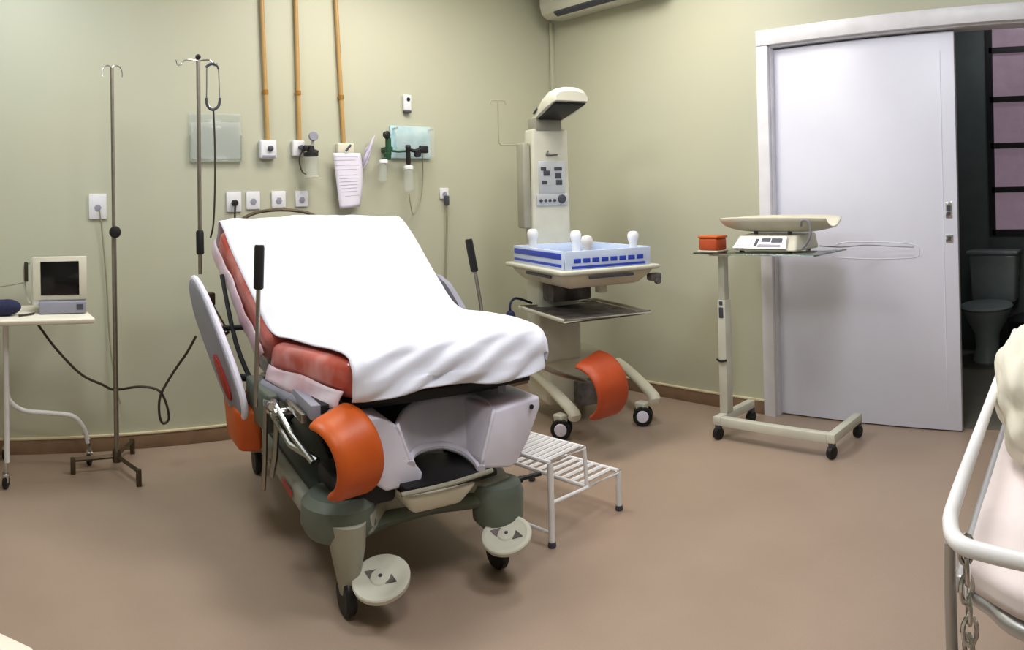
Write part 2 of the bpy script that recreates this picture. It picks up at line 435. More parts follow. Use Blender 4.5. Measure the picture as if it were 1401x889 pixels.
MB().lathe([(.006,0),(.009,.003),(.009,.006)], at(725,556,1.902)+Vector((0,-.004,0)), (0,-1,0)).build('bolt_cap', 'black', apron)
# tray and basin below the cutout
P = MB(); tz = .372
tp = [bw(-.10,-.07,tz), bw(.17,-.07,tz), bw(.20,.15,tz), bw(.05,.20,tz), bw(-.11,.15,tz)]
P.prism([p+Vector((0,0,.012)) for p in tp], (0,0,-.03), bev=.006)
P.build('black_tray', 'black', bed)
P = MB().tube([bw(-.12,-.082,.372), bw(.04,-.09,.378), bw(.21,-.078,.385)], .008, n=8, sm=4); P.build('tray_rail', 'postc', bed)
P = MB().hexa([bw(-.07,-.06,.29),bw(.10,-.06,.29),bw(.10,.12,.29),bw(-.07,.12,.29)], [bw(-.11,-.085,.36),bw(.16,-.085,.36),bw(.16,.15,.36),bw(-.11,.15,.36)], bev=.02, seg=4); P.build('basin', 'ivory', bed)
# base: long shroud, dark deck, front corner bodies
P = MB()
def ring(pts, z): return [bw(u,v,z) for u,v in pts]
out = [(-.37,.14),(-.33,.02),(-.20,-.03),(-.10,.10),(.12,.12),(.22,.0),(.34,.02),(.38,.16),(.38,1.18),(.30,1.30),(-.30,1.30),(-.37,1.18)]
P.prism(ring(out, .235), (0,0,.075), bev=.018, seg=3)
base = P.build('base_shroud', 'shroudl', bed)
P = MB().lathe([(.06,.215),(.105,.225),(.125,.26),(.120,.325),(.095,.35),(.0,.355)], bw(-.275,.075,0), n=32); P.build('corner_cover', 'shroud', bed)
out2 = [(u*.9, .03+v*.97) for u,v in out]
P = MB().prism(ring(out2, .305), (0,0,.022), bev=.008); P.build('base_deck', 'shroudd', bed)
P = MB().prism([bw(-.376,.42,.262),bw(-.376,.28,.262),bw(-.376,.29,.285),bw(-.376,.43,.285)], BROT@Vector((-.003,0,0))); P.build('red_stripe', 'red2', base)
P = MB().prism([bw(-.35,.08,.232),bw(-.33,.0,.232),bw(-.33,.0,.246),bw(-.35,.08,.246)], BROT@Vector((-.004,-.012,0))); P.build('red_stripe', 'red2', base)
P = MB().prism([bw(-.376,.62,.265),bw(-.376,.56,.265),bw(-.376,.57,.282),bw(-.376,.63,.282)], BROT@Vector((-.003,0,0))); P.build('black_decal', 'black', base)
# scissor columns and dark mechanism between deck and seat
P = MB()
P.box(bw(.0,.55,.44), (.30,.34,.26), BROT, bev=.02)
P.box(bw(.0,.98,.46), (.26,.22,.28), BROT, bev=.02)
P.tube([bw(-.22,.25,.34), bw(-.22,.8,.60)], .018); P.tube([bw(.22,.25,.34), bw(.22,.8,.60)], .018)
P.tube([bw(-.22,.95,.34), bw(-.22,.4,.60)], .018); P.tube([bw(.22,.95,.34), bw(.22,.4,.60)], .018)
P.box(bw(-.2,.12,.36), (.2,.24,.09), BROT, bev=.02)
P.box(bw(.0,.42,.62), (.66,.70,.03), BROT, bev=.006)
P.build('lift_mechanism', 'dark', bed)
for u in (-.345, .345): MB().box(bw(u,.50,.612), (.035,.86,.05), BROT, bev=.006).build('side_beam', 'bedgrey', bed)
P = MB().box(bw(-.375,.42,.585), (.02,.62,.03), BROT, bev=.004); P.build('accessory_rail', 'steel', bed)
P = MB().tube([bw(.39,.08,.64),bw(.39,.5,.64)], .008, n=8); P.build('accessory_rail', 'cream', bed)
# casters
def caster(u, v, disc=True, side=1, dirn=(-.27,-.20,.94), rd=.088, rear=False):
    P = MB()
    if rear:
        P.hexa([bw(u-.05,v-.06,.11),bw(u+.05,v-.06,.11),bw(u+.05,v+.07,.11),bw(u-.05,v+.07,.11)],[bw(u-.06,v-.08,.26),bw(u+.06,v-.08,.26),bw(u+.06,v+.08,.26),bw(u-.06,v+.08,.26)], bev=.02)
    else:
        P.lathe([(.028,.07),(.034,.10),(.046,.16),(.056,.21),(.060,.29)] if side < 0 else [(.035,.07),(.04,.13),(.07,.16),(.088,.18),(.092,.27),(.080,.30)], bw(u,v,0), n=28)
    c = P.build('caster', 'postc' if side < 0 or rear else 'shroud', bed)
    P = MB()
    ax = BROT @ Vector((1,.0,0))
    for s in ((-.006,)):
        P.lathe([(.03,-.018),(.052,-.018),(.060,-.010),(.060,.010),(.052,.018),(.03,.018)], bw(u,v-.0,.0605)+ax*s, ax, n=30)
    P.build('wheel', 'black', c)
    if disc:
        n_ = (BROT @ Vector(dirn)).normalized(); cc = bw(u,v,.0)+Vector((.0,0,0))
        cc = disc; a,b = frame(n_); k = rd/.08
        P = MB().lathe([(0,-.02*k),(.068*k,-.02*k),(.078*k,-.012*k),(.080*k,0),(.077*k,.004),(.066*k,.005),(.060*k,.0025),(.030*k,.003),(.026*k,.007),(.012*k,.008),(.0,.008)], cc, n_, n=48)
        dk = P.build('brake_disc', 'cream', c, ang=25)
        for sg in (-1,1):
            h = a*sg
            q = cc+n_*.0035
            MB().prism([q+h*.058, q+h*.028+b*.019, q+h*.028-b*.019], n_*.0025).build('wedge_mark', 'foam', dk)
        MB().lathe([(.006,0),(.006,.002)], cc+n_*.008, n_).build('bolt', 'btn', dk)
        MB().tube([bw(u,v,.085), cc-n_*.035, cc-n_*.018], .016).build('stub_axle', 'dark', c)
caster(-.275, -.01, at(521,790,z=.135), -1, rd=.092)
caster(.285, .02, at(693,731,z=.168), 1, rd=.085)
caster(-.30, 1.24, None, -1, rear=True)
caster(.30, 1.24, None, -1, rear=True)
P = MB().tube([bw(.355,.05,.27), bw(.40,.04,.275)], .012).tube([bw(.39,.045,.275), bw(.47,.02,.285)], .008); P.build('brake_pedal', 'black', bed)
# lower cross member
P = MB().tube([bw(-.24,.0,.25), bw(-.1,.1,.225), bw(.08,.12,.225), bw(.24,.0,.26)], .035, n=12, sm=5, flat=.8); P.build('cross_member', 'shroud', bed)
# side rails (folded down beside the backrest)
def side_rail(pts, th, name_m, inn):
    a = [Vector(p) for p in pts]
    P = MB().prism(a, th, bev=.012, seg=3); o = P.build('side_rail', name_m, bed)
    return o
def oval(c, e1, e2, L, W, n=28, p=2.6):
    c, e1, e2 = Vector(c), Vector(e1).normalized(), Vector(e2).normalized(); out = []
    for i in range(n):
        t = 2*pi*i/n; x = abs(cos(t))**(2/p)*(1 if cos(t)>0 else -1); y = abs(sin(t))**(2/p)*(1 if sin(t)>0 else -1)
        out.append(c+e1*x*L+e2*y*W)
    return out
rc = Vector((.80,2.80,.715)); e1 = Vector((.10,-.42,-.52)); e2 = Vector((.06,.75,-.6)).normalized(); side = Vector((.035,0,0))
sr = side_rail(oval(rc, e1, e2, .31, .10), side, 'bedgrey', 0); sr['label'] = 'grey folded side rail panel beside the near flank'
P = MB().prism(oval(rc+Vector((-.006,.02,.05))-e1.normalized()*.12, e1, e2, .05, .05), (.008,0,0), bev=.003); P.build('orange_insert', 'orange2', sr)
P = MB().prism(oval(rc+Vector((-.006,.0,-.02))+e1.normalized()*.12, e1, e2, .10, .03), (.008,0,0), bev=.003); P.build('red_insert', 'red2', sr)
P = MB().tube(smooth_path(oval(rc+Vector((.017,0,0)), e1, e2, .315, .105), 2, True), .014, n=10, closed=True); P.build('rim', 'bedwhite', sr)
P = MB().tube([rc+Vector((.05,-.02,-.12)), (.96,2.62,.60)], .014).tube([rc+Vector((.05,.1,.05)), (.95,2.8,.78)], .012).tube([(.90,2.98,.98),(.90,2.8,.72),(.93,2.66,.56)], .010, sm=4)
P.build('rail_hinge', 'dark', bed)
rc2 = Vector((1.97,2.78,.70))
sr = side_rail(oval(rc2, Vector((.05,-.42,-.52)), Vector((-.0,.75,-.6)), .27, .09), Vector((.03,0,0)), 'bedgrey', 0)
P = MB().tube([rc2+Vector((0,-.02,-.05)), (1.86,2.64,.62)], .012); P.build('rail_hinge', 'dark', bed)
# grey knuckle housing low on the near side
P = MB().hexa([(.89,2.44,.45),(.93,2.44,.45),(.95,2.70,.45),(.90,2.70,.45)], [(.885,2.40,.60),(.94,2.40,.60),(.96,2.66,.62),(.89,2.66,.62)], bev=.015); P.build('hinge_housing', 'shroud', bed)
# side skirt of the seat (pale rail under the cushion)
P = MB().tube([(.925,2.55,.60),(.965,2.25,.595),(1.0,2.0,.60)], .018, n=10, sm=4, flat=1.3); P.build('side_trim', 'bedgrey', bed)
# calf rests
def calf_rest(c, rot, m, backm, sc_=1.0, W=.19, open_=150, r=.115, t=.035, tw=0):
    c = Vector(c); Rm = rot
    n = 22; rings_o, rings_i = [], []
    P = MB(); A = []
    NU = 9
    for i in range(n+1):
        ang = R(-open_/2+open_*i/n)
        rowo, rowi = [], []
        for j in range(NU):
            q = j/(NU-1)*2-1
            edge = max(0, abs(q)-.75)/.25; inset = .012*edge**2; fl = 1+.10*q
            ee = 1-.0*abs(q)
            ro, ri = (r*fl+t*.5-inset)*sc_, (r*fl-t*.5+inset)*sc_
            rowo.append(c+Rm@Vector((ro*cos(ang), q*W/2*sc_, ro*sin(ang))))
            rowi.append(c+Rm@Vector((ri*cos(ang), q*W/2*sc_, ri*sin(ang))))
        rings_o.append(rowo); rings_i.append(rowi)
    bm = P.bm
    VO = [[bm.verts.new(p) for p in r_] for r_ in rings_o]; VI = [[bm.verts.new(p) for p in r_] for r_ in rings_i]
    for i in range(n):
        for j in range(NU-1):
            bm.faces.new((VO[i][j],VO[i][j+1],VO[i+1][j+1],VO[i+1][j])); bm.faces.new((VI[i][j],VI[i+1][j],VI[i+1][j+1],VI[i][j+1]))
        for j in (0, NU-1): bm.faces.new((VO[i][j],VO[i+1][j],VI[i+1][j],VI[i][j]))
    for i in (0, n):
        for j in range(NU-1): bm.faces.new((VO[i][j],VO[i][j+1],VI[i][j+1],VI[i][j]))
    o = P.build('calf_rest', m, bed, ang=80, sub=1)
    # shell on the hollow side
    P = MB(); G = []
    for i in range(13):
        ang = R(-open_*.42+open_*.84*i/12)
        G.append([c+Rm@Vector(((r-t*.62)*sc_*cos(ang), q*W*.4*sc_, (r-t*.62)*sc_*sin(ang))) for q in (-1,-.5,0,.5,1)])
    P.grid(G).build('shell', backm, o, solid=.006, ang=80)
    return o
def rotm(fwd, axis):
    """columns: bulge direction, cylinder axis, remaining"""
    x = Vector(fwd).normalized(); y = Vector(axis); y = (y-x*y.dot(x)).normalized(); z = x.cross(y)
    return Matrix(((x.x,y.x,z.x),(x.y,y.y,z.y),(x.z,y.z,z.z)))
cr = calf_rest((.965,2.02,.500), rotm((.22,-.93,.28), (.95,.20,.10)), 'orange', 'foam', W=.17, r=.119, open_=165)
cr['label'] = 'orange calf rest at the near front corner'
P = MB().tube([(.895,2.36,.585),(.90,2.22,.52),(.925,2.10,.455)], .010).tube([(.90,2.40,.54),(.91,2.25,.47),(.95,2.12,.45)], .012); P.build('support_rod', 'chrome', cr)
cr2 = calf_rest((2.60,2.50,.325), rotm((.0,-.97,.25), (.97,.0,.10)), 'orange2', 'foam', W=.20, r=.145, open_=160)
cr2['label'] = 'orange calf rest swung out on the far side'
P = MB().tube([(1.93,2.44,.60),(2.2,2.50,.52),(2.42,2.52,.42),(2.58,2.52,.36)], .012, sm=4); P.build('support_rod', 'steel', cr2)
P = MB().hexa([(.845,2.62,.335),(.93,2.58,.335),(.95,2.80,.335),(.865,2.84,.335)],[(.83,2.60,.50),(.925,2.56,.50),(.945,2.80,.53),(.85,2.84,.53)], bev=.02, seg=4); o = P.build('thigh_pad', 'orange', bed); o['label'] = 'orange pad folded under the near flank'
# clamps and tubes near the lever
P = MB().box((.905,2.42,.56),(.05,.05,.05),bev=.01).lathe([(.022,-.02),(.024,0),(.014,.022)],(.89,2.36,.575),(-.4,-.9,.1)).lathe([(.02,-.03),(.02,.03)],(.91,2.33,.555),(1,0,0))
P.build('clamp', 'chrome', bed)
P = MB().tube([(.885,2.42,.56),(.87,2.40,.36),(.862,2.40,.27)], .009).tube([(.91,2.37,.55),(.895,2.36,.40),(.88,2.36,.33)], .011); P.build('hanging_tube', 'steel', bed)
# levers
def lever(base, top, *bend):
    b, t = Vector(base), Vector(top)
    pts = [b]+[Vector(q) for q in bend]+[t]
    o = MB().tube(pts, .0085, n=10, sm=4 if bend else 0).build('lever', 'steel', bed)
    dd = (t-pts[-2]).normalized()
    MB().lathe([(.012,-.16),(.0185,-.155),(.0185,-.01),(.016,0)], t, dd, n=20).build('grip', 'black', o)
tp = at(355,335,y=2.42); lever(at(350,556,y=2.42), tp)
lever((1.90,2.66,.60), at(641,327,y=2.76), at(657,440,y=2.71), at(654,395,y=2.74))
# push handle behind the head end and pole socket
P = MB().tube([at(328,302,y=3.2), at(350,291,y=3.22), at(385,287,y=3.24), at(420,291,y=3.22), at(446,303,y=3.18)], .0085, n=10, sm=5); P.build('push_handle', 'dsteel', bed)
P = MB().box((.885,3.14,.86),(.05,.05,.06),bev=.008).tube([(.885,3.16,.85),(.93,3.02,.72)], .014).tube([(.885,3.14,.83),(.885,3.14,.70)],.013); P.build('pole_socket', 'dsteel', bed)

# ------------------------------------------------------------------ two-step stool
stool = thing('step_stool', 'white metal two-step stool with wire treads beside the delivery bed', 'step stool', (2.0,2.1,0))
def tread(c4, name):
    a,b,c,d_ = [Vector(p) for p in c4]          # front-left, front-right, back-right, back-left
    o = MB().tube([a,b,c,d_], .0085, n=8, closed=True).build(name, 'white', stool)
    n = 11
    for i in range(1, n):
        MB().tube([a.lerp(d_, i/n), b.lerp(c, i/n)], .0085, n=6).build('wire', 'white', o)
    return o
s_a, s_b, s_c, s_d = (1.785,1.93,.31), (1.985,1.955,.31), (1.95,2.30,.31), (1.75,2.275,.31)
tread((s_a,s_b,s_c,s_d), 'tread')
l_a, l_b, l_c, l_d = (1.985,1.94,.16), (2.185,1.95,.16), (2.15,2.46,.16), (1.95,2.44,.16)
tread((l_a,l_b,l_c,l_d), 'tread')
def leg_(x, y, z1): 
    o = MB().tube([(x,y,0),(x,y,z1)], .0125, n=12).build('leg', 'white', stool)
    MB().lathe([(.014,0),(.016,.006),(.014,.02)], (x,y,0)).build('foot_cap', 'btn', o)
leg_(1.787,1.937,.31); leg_(1.76,2.275,.31); leg_(2.183,1.957,.16); leg_(2.15,2.455,.16)
MB().tube([(1.787,1.937,.16),(1.985,1.94,.16)], .007).build('brace', 'white', stool)
MB().tube([(1.76,2.275,.16),(1.955,2.43,.16)], .007).build('brace', 'white', stool)
MB().tube([(1.985,1.955,.31),(1.985,1.945,.16)], .008).build('upright', 'white', stool)
MB().tube([(1.95,2.30,.31),(1.95,2.43,.16)], .008).build('upright', 'white', stool)
MB().tube([(1.787,1.937,.05),(1.76,2.275,.05)], .006).build('brace', 'white', stool)

# ------------------------------------------------------------------ IV pole standing by the wall
iv = thing('iv_pole', 'free-standing metal drip pole with a black knob and three-legged base, left of the bed', 'drip stand', (.50,3.49,0))
MB().tube([(.50,3.49,.055),(.505,3.49,1.16)], .0125, n=14).build('lower_pole', 'steel', iv)
MB().tube([(.505,3.49,1.15),(.51,3.49,1.975)], .009, n=14).build('upper_pole', 'steel', iv)
k = MB().lathe([(.012,-.022),(.027,-.018),(.030,0),(.027,.018),(.012,.022)], (.508,3.465,1.163), (-.14,-.99,0), n=24).build('clamp_knob', 'black', iv)
for (sx, sy) in ((-1,0),(1,0)):
    x0 = .51
    MB().tube([(x0,3.49,1.95),(x0,3.49,1.972),(x0+sx*.02,3.49,1.985),(x0+sx*.042,3.485,1.972),(x0+sx*.05,3.48,1.945),(x0+sx*.047,3.475,1.925)], .0035, n=8, sm=4).build('hook', 'chrome', iv)
for fx, fy in ((.283,3.472),(.568,3.264),(.613,3.70)):
    o = MB().tube([(.50,3.49,.068),(fx,fy,.068)], .012, n=4).build('leg', 'dsteel', iv)
    MB().box((fx,fy,.039),(.024,.024,.078),bev=.003).build('foot', 'dsteel', o)
MB().lathe([(.022,.04),(.022,.09),(.016,.10)], (.50,3.49,0)).build('hub', 'dsteel', iv)

# ------------------------------------------------------------------ IV pole mounted at the bed's head end
iv2 = thing('iv_pole', 'tall metal drip pole with black grip rising from the bed head, stethoscope on its hook', 'drip stand', (.875,3.14,.86))
MB().tube([at(274,375,y=3.14), at(271,84,y=3.15)], .0095, n=12).build('pole', 'steel', iv2)
MB().lathe([(.014,0),(.018,.005),(.018,.10),(.014,.11)], at(274,348,y=3.14)).build('grip', 'black', iv2)
MB().ball(at(271,78,y=3.15), .013).build('top_knob', 'black', iv2)
for pts in ([at(271,84,y=3.15),at(262,82,y=3.14),at(252,83,y=3.13),at(247,89,y=3.13),at(243,88,y=3.13),at(241,82,y=3.13)], [at(271,84,y=3.15),at(280,82,y=3.15),at(288,83,y=3.15),at(293,90,y=3.15),at(297,87,y=3.15)]):
    MB().tube(pts, .0038, n=8, sm=4).build('hook', 'chrome', iv2)
st_ = thing('stethoscope', 'dark stethoscope hanging from the hook of the bed drip pole', 'stethoscope', tuple(at(291,305,y=3.12)))
MB().tube([at(283,92,y=3.13), at(283,118,y=3.13), at(283,136,y=3.13), at(287,147,y=3.13), at(292,150,y=3.13)], .0035, n=8, sm=5).build('ear_tube', 'chrome', st_)
MB().tube([at(299,95,y=3.13), at(300,118,y=3.13), at(300,136,y=3.13), at(297,147,y=3.13), at(292,150,y=3.13)], .0035, n=8, sm=5).build('ear_tube', 'chrome', st_)
MB().tube([at(282,134,y=3.125), at(284,145,y=3.125), at(291,150,y=3.125), at(299,145,y=3.125), at(301,134,y=3.125)], .0065, n=8, sm=5).build('yoke', 'btn', st_)
MB().tube([at(282,92,y=3.13), at(287,88,y=3.13), at(293,87,y=3.13)], .0065, n=8, sm=3).tube([at(299,95,y=3.13), at(297,90,y=3.13), at(293,88,y=3.13)], .005, n=8, sm=3).build('ear_tip', 'btn', st_)
MB().tube([at(292,149,y=3.125), at(294,200,y=3.125), at(294,260,y=3.125), at(292,306,y=3.14), at(288,325,y=3.17)], .0045, n=8, sm=5).build('tubing', 'cord', st_)

# ------------------------------------------------------------------ wall services
yw = YW
def pipe(x0, x1, zb, zc, lab):
    t = thing('gas_pipe', lab, 'gas pipe', (x1, yw-.018, zb), 0, None)
    MB().tube([(x0,yw-.018,ZC-.002),(x1,yw-.018,zb)], .0125, n=16).build('pipe', 'pipe', t)
    xc = x0+(x1-x0)*(ZC-zc)/(ZC-zb)
    MB().lathe([(.0125,-.014),(.0165,-.012),(.0165,.012),(.0125,.014)], (xc,yw-.018,zc), n=20).build('coupling', 'coup', t)
    MB().box((xc,yw-.006,zc+.0),(.036,.01,.012),bev=.002).build('clip', 'coup', t)
pipe(1.392,1.42,1.64,1.915,'ochre gas pipe down the wall to the plain white outlet box, leftmost of three')
pipe(1.607,1.615,1.64,1.918,'ochre gas pipe ending above the small suction jar, middle of three')
pipe(1.852,1.898,1.62,1.905,'ochre gas pipe ending behind the hanging paper sheet, rightmost of three')
o = thing('gas_outlet', 'white square gas outlet box below the leftmost ochre pipe', 'gas outlet', (1.417,yw-.02,1.54), 0, None)
MB().box((1.417,yw-.022,1.592),(.098,.044,.105),bev=.010,seg=3).build('housing', 'plastic', o)
MB().lathe([(.016,0),(.016,.012),(.010,.016)], (1.425,yw-.044,1.596), (0,-1,0)).build('port', 'btn', o)
MB().box((1.417,yw-.046,1.553),(.075,.004,.010)).build('label_strip', 'bedgrey', o)
o = thing('gas_outlet', 'small white gas outlet box with suction regulator, below the middle ochre pipe', 'gas outlet', (1.605,yw-.02,1.56), 0, None)
MB().box((1.605,yw-.018,1.60),(.075,.036,.09),bev=.008,seg=3).build('housing', 'plastic', o)
MB().lathe([(.012,0),(.012,.03)], (1.61,yw-.036,1.605), (0,-1,0)).build('port', 'btn', o)
o = thing('gas_outlet', 'white gas outlet box behind the clipped paper, below the rightmost ochre pipe', 'gas outlet', (1.905,yw-.02,1.57), 0, None)
MB().box((1.905,yw-.018,1.60),(.11,.036,.07),bev=.008,seg=3).build('housing', 'ivory', o)
# suction jar
v = thing('suction_jar', 'small clear suction jar with dark regulator under the middle ochre pipe', 'suction jar', (1.655,yw-.08,1.43))
MB().lathe([(.034,1.432),(.040,1.436),(.040,1.545),(.036,1.55)], (1.658,yw-.08,0), n=26).build('jar', 'film', v)
MB().lathe([(.037,1.428),(.042,1.43),(.042,1.442),(.037,1.444)], (1.658,yw-.08,0), n=26).build('jar_base', 'cream', v)
MB().lathe([(.030,1.55),(.042,1.552),(.042,1.572),(.02,1.58),(.018,1.61)], (1.658,yw-.08,0), n=26).box((1.64,yw-.06,1.60),(.05,.05,.03),bev=.006).tube([(1.61,yw-.04,1.605),(1.66,yw-.08,1.60)], .012).tube([(1.655,yw-.08,1.59),(1.70,yw-.085,1.575)], .010).build('regulator', 'black', v)
MB().lathe([(.024,-.012),(.027,-.008),(.027,.008),(.024,.012)], (1.672,yw-.085,1.665), (-.1,-1,0), n=24).tube([(1.67,yw-.08,1.64),(1.662,yw-.08,1.60)], .007).build('gauge', 'bedgrey', v)
MB().tube([(1.628,yw-.05,1.60),(1.60,yw-.045,1.54),(1.612,yw-.05,1.47),(1.63,yw-.07,1.45)], .004, sm=4).build('hose', 'cord', v)
# hanging paper
pp = thing('paper_sheet', 'printed white paper sheet hanging under the rightmost ochre pipe', 'paper', (1.92,yw-.05,1.24))
ul, ur, lr, ll = (1.812,1.575),(1.99,1.575),(1.975,1.262),(1.842,1.248)
G = []
for i in range(17):
    t = i/16; xa = ul[0]+(ll[0]-ul[0])*t; xb = ur[0]+(lr[0]-ur[0])*t+.02*sin(pi*t); za = ul[1]+(ll[1]-ul[1])*t; zb = ur[1]+(lr[1]-ur[1])*t
    G.append([(xa+(xb-xa)*q/8, yw-.050-.012*sin(pi*q/8)-.018*t*t*(1-abs(q/4-1)*.5), za+(zb-za)*q/8) for q in range(9)])
PG = G
ps = MB().grid(G).build('sheet', 'paper', pp, solid=.0015, ang=80)
for (t,a,b) in ((.06,.1,.9),(.13,.1,.85),(.22,.06,.95),(.30,.1,.8),(.40,.2,.8),(.46,.2,.84),(.52,.2,.75),(.58,.2,.82),(.64,.2,.8),(.70,.22,.76),(.78,.3,.9)):
    i = t*16; i0 = int(i); r0, r1 = G[i0], G[min(16,i0+1)]
    pts = []
    for q in range(int(a*8), int(b*8)+1):
        p = Vector(r0[q]).lerp(Vector(r1[q]), i-i0)+Vector((0,-.002,0)); pts.append(p)
    MB().tube(pts, .0009, n=4).build('print_line', 'ink', ps)
MB().tube([(1.885,yw-.07,1.585),(1.915,yw-.075,1.62)], .007).build('clip', 'btn', pp)
pb = thing('plastic_wrap', 'pale lavender plastic wrap folded between the paper sheet and the flowmeter', 'plastic wrap', (2.07,yw-.04,1.55))
G = []
for i in range(13):
    t = i/12; G.append([(2.0+.02*(1-t)+(.075-.02*t)*q/6+.004*sin(t*9+q), yw-.045-.02*sin(pi*q/6)-.008*sin(t*11+q*1.3), 1.60+.09*q/6-.13*t) for q in range(7)])
MB().grid(G).build('wrap','lav',pb,solid=.002,ang=80)
# oxygen flowmeter + humidifiers
fm = thing('oxygen_flowmeter', 'green and black oxygen flowmeter with clear humidifier bottle, left of the blue acrylic panel', 'flowmeter', (2.165,yw-.08,1.40))
MB().lathe([(.012,1.56),(.018,1.565),(.018,1.665),(.012,1.67)], (2.168,yw-.075,0)).build('flow_tube', 'green', fm)
MB().lathe([(.016,-.014),(.022,-.010),(.022,.010),(.016,.014)], (2.152,yw-.085,1.685), (.2,-1,.1)).build('knob', 'black', fm)
MB().box((2.175,yw-.045,1.60),(.035,.09,.03),bev=.005).lathe([(.02,1.535),(.022,1.54),(.022,1.575),(.014,1.58)],(2.16,yw-.075,0)).build('valve_body', 'green', fm)
MB().lathe([(.024,1.535),(.027,1.53),(.027,1.515)], (2.125,yw-.085,0)).build('cap', 'white', fm)
MB().lathe([(.020,1.405),(.027,1.41),(.026,1.50),(.018,1.516)], (2.118,yw-.085,0)).build('bottle', 'film', fm)
MB().tube([(2.12,yw-.085,1.54),(2.16,yw-.08,1.555)], .006).build('spout', 'green', fm)
fm2 = thing('oxygen_flowmeter', 'dark flowmeter with white-capped clear bottle in front of the blue acrylic panel', 'flowmeter', (2.30,yw-.11,1.34))
MB().lathe([(.010,1.505),(.014,1.51),(.014,1.60),(.018,1.61),(.014,1.625)], (2.285,yw-.11,0)).tube([(2.285,yw-.11,1.60),(2.33,yw-.11,1.59),(2.37,yw-.11,1.60)], .011, sm=3).build('valve_body', 'black', fm2)
MB().box((2.40,yw-.105,1.60),(.06,.03,.045),bev=.008).lathe([(.012,-.02),(.02,-.012),(.02,.012)],(2.345,yw-.12,1.57),(0,-1,0)).build('regulator', 'dark', fm2)
MB().tube([(2.285,yw-.10,1.59),(2.23,yw-.09,1.585),(2.19,yw-.08,1.59)], .007).build('manifold', 'green', fm2)
MB().lathe([(.024,1.50),(.029,1.495),(.029,1.478)], (2.285,yw-.11,0)).build('cap', 'white', fm2)
MB().lathe([(.024,1.345),(.030,1.352),(.029,1.46),(.022,1.48)], (2.285,yw-.11,0)).build('bottle', 'film', fm2)
# pale blue acrylic cover
c = thing('acrylic_cover', 'glossy pale blue acrylic cover on the wall behind the flowmeters', 'acrylic cover', (2.36,yw-.04,1.545))
MB().box((2.365,yw-.012,1.65),(.29,.016,.20),bev=.004).build('back_plate', 'bglass', c)
MB().box((2.365,yw-.07,1.65),(.28,.006,.19),bev=.002).build('front_plate', 'film', c)
for sx in (2.235,2.495):
    MB().tube([(sx,yw-.012,1.73),(sx,yw-.07,1.73)], .006).build('stand_off', 'chrome', c)
# little device with a dark dot
c = thing('wall_sensor', 'small white wall box with one dark round dot, above the blue acrylic cover', 'wall box', (2.344,yw-.02,1.83))
MB().box((2.344,yw-.014,1.895),(.056,.028,.10),bev=.008,seg=3).build('housing', 'plastic', c)
MB().lathe([(.012,0),(.012,.004)], (2.346,yw-.028,1.915), (0,-1,0)).build('dot', 'black', c)
MB().box((2.344,yw-.016,1.838),(.045,.03,.012),bev=.003).build('lower_lip', 'btn', c)
# document holder (clear plate)
c = thing('document_holder', 'clear acrylic document holder on the wall behind the bed drip pole', 'document holder', (1.12,yw-.02,1.52))
MB().box((1.118,yw-.008,1.656),(.297,.004,.268),bev=.001).build('back_plate', 'film', c)
MB().box((1.118,yw-.024,1.64),(.28,.003,.20),bev=.001).build('front_plate', 'film', c)
MB().box((1.118,yw-.016,1.526),(.297,.02,.006)).box((.972,yw-.016,1.60),(.006,.02,.14)).box((1.264,yw-.016,1.60),(.006,.02,.14)).build('rim', 'glass', c)
# sockets
def outlet(x, z, lab, w_=.078, h_=.112, plug=False, m='plastic'):
    t = thing('wall_socket', lab, 'socket', (x, yw-.005, z-h_/2))
    MB().box((x,yw-.006,z),(w_,.012,h_),bev=.004).build('cover_plate', m, t)
    MB().lathe([(.017,0),(.019,.003),(.015,.004)], (x,yw-.012,z-.006), (0,-1,0), n=6).build('receptacle', 'bedgrey' if not plug else 'btn', t)
    if plug:
        MB().lathe([(.016,0),(.018,.02),(.010,.035)], (x,yw-.016,z-.006), (0,-1,0)).build('plug', 'black', t)
outlet(.462, 1.29, 'white wall socket alone left of the free-standing drip pole', .095,.135)
outlet(1.217,1.302,'white wall socket with a black plug, leftmost of the four above the bed head', .087,.112, True)
outlet(1.330,1.308,'white wall socket second from left above the bed head, next to the plugged one', .082,.10)
outlet(1.483,1.311,'white wall socket third from left above the bed head', .085,.094)
outlet(1.625,1.312,'white wall socket rightmost of the four above the bed head', .078,.09)
outlet(2.614,1.33,'white wall socket with a dark plug near the room corner', .066,.07, False)
def cord(name, P, r, lab, m='cord', catg='cord', sm=6, n=7):
    return tag(MB().tube(P, r, n=n, sm=sm).build(name, m), lab, catg)
o = thing('power_cord', 'dark plug and pale cord hanging from the socket near the room corner', 'cord', (2.615,yw-.03,.76))
MB().box((2.616,yw-.03,1.285),(.026,.034,.062),bev=.008).build('plug', 'btn', o)
MB().tube([(2.616,yw-.03,1.26),(2.62,yw-.02,1.1),(2.61,yw-.018,.9),(2.60,yw-.018,.76),(2.56,yw-.02,.62)], .006, n=8, sm=5).build('cable', 'lcord', o)
cord('power_cord', [(.47,yw-.02,1.27),(.482,yw-.012,1.15),(.50,yw-.010,.9),(.512,yw-.010,.6),(.53,yw-.02,.42),(.56,yw-.03,.25)], .0035, 'thin pale cord running down from the lone left wall socket', 'lcord')
cord('power_cord', [(1.217,yw-.04,1.29),(1.21,yw-.045,1.25),(1.205,yw-.05,1.18),(1.19,yw-.05,1.05)], .006, 'black cord from the plugged socket down behind the bed head')
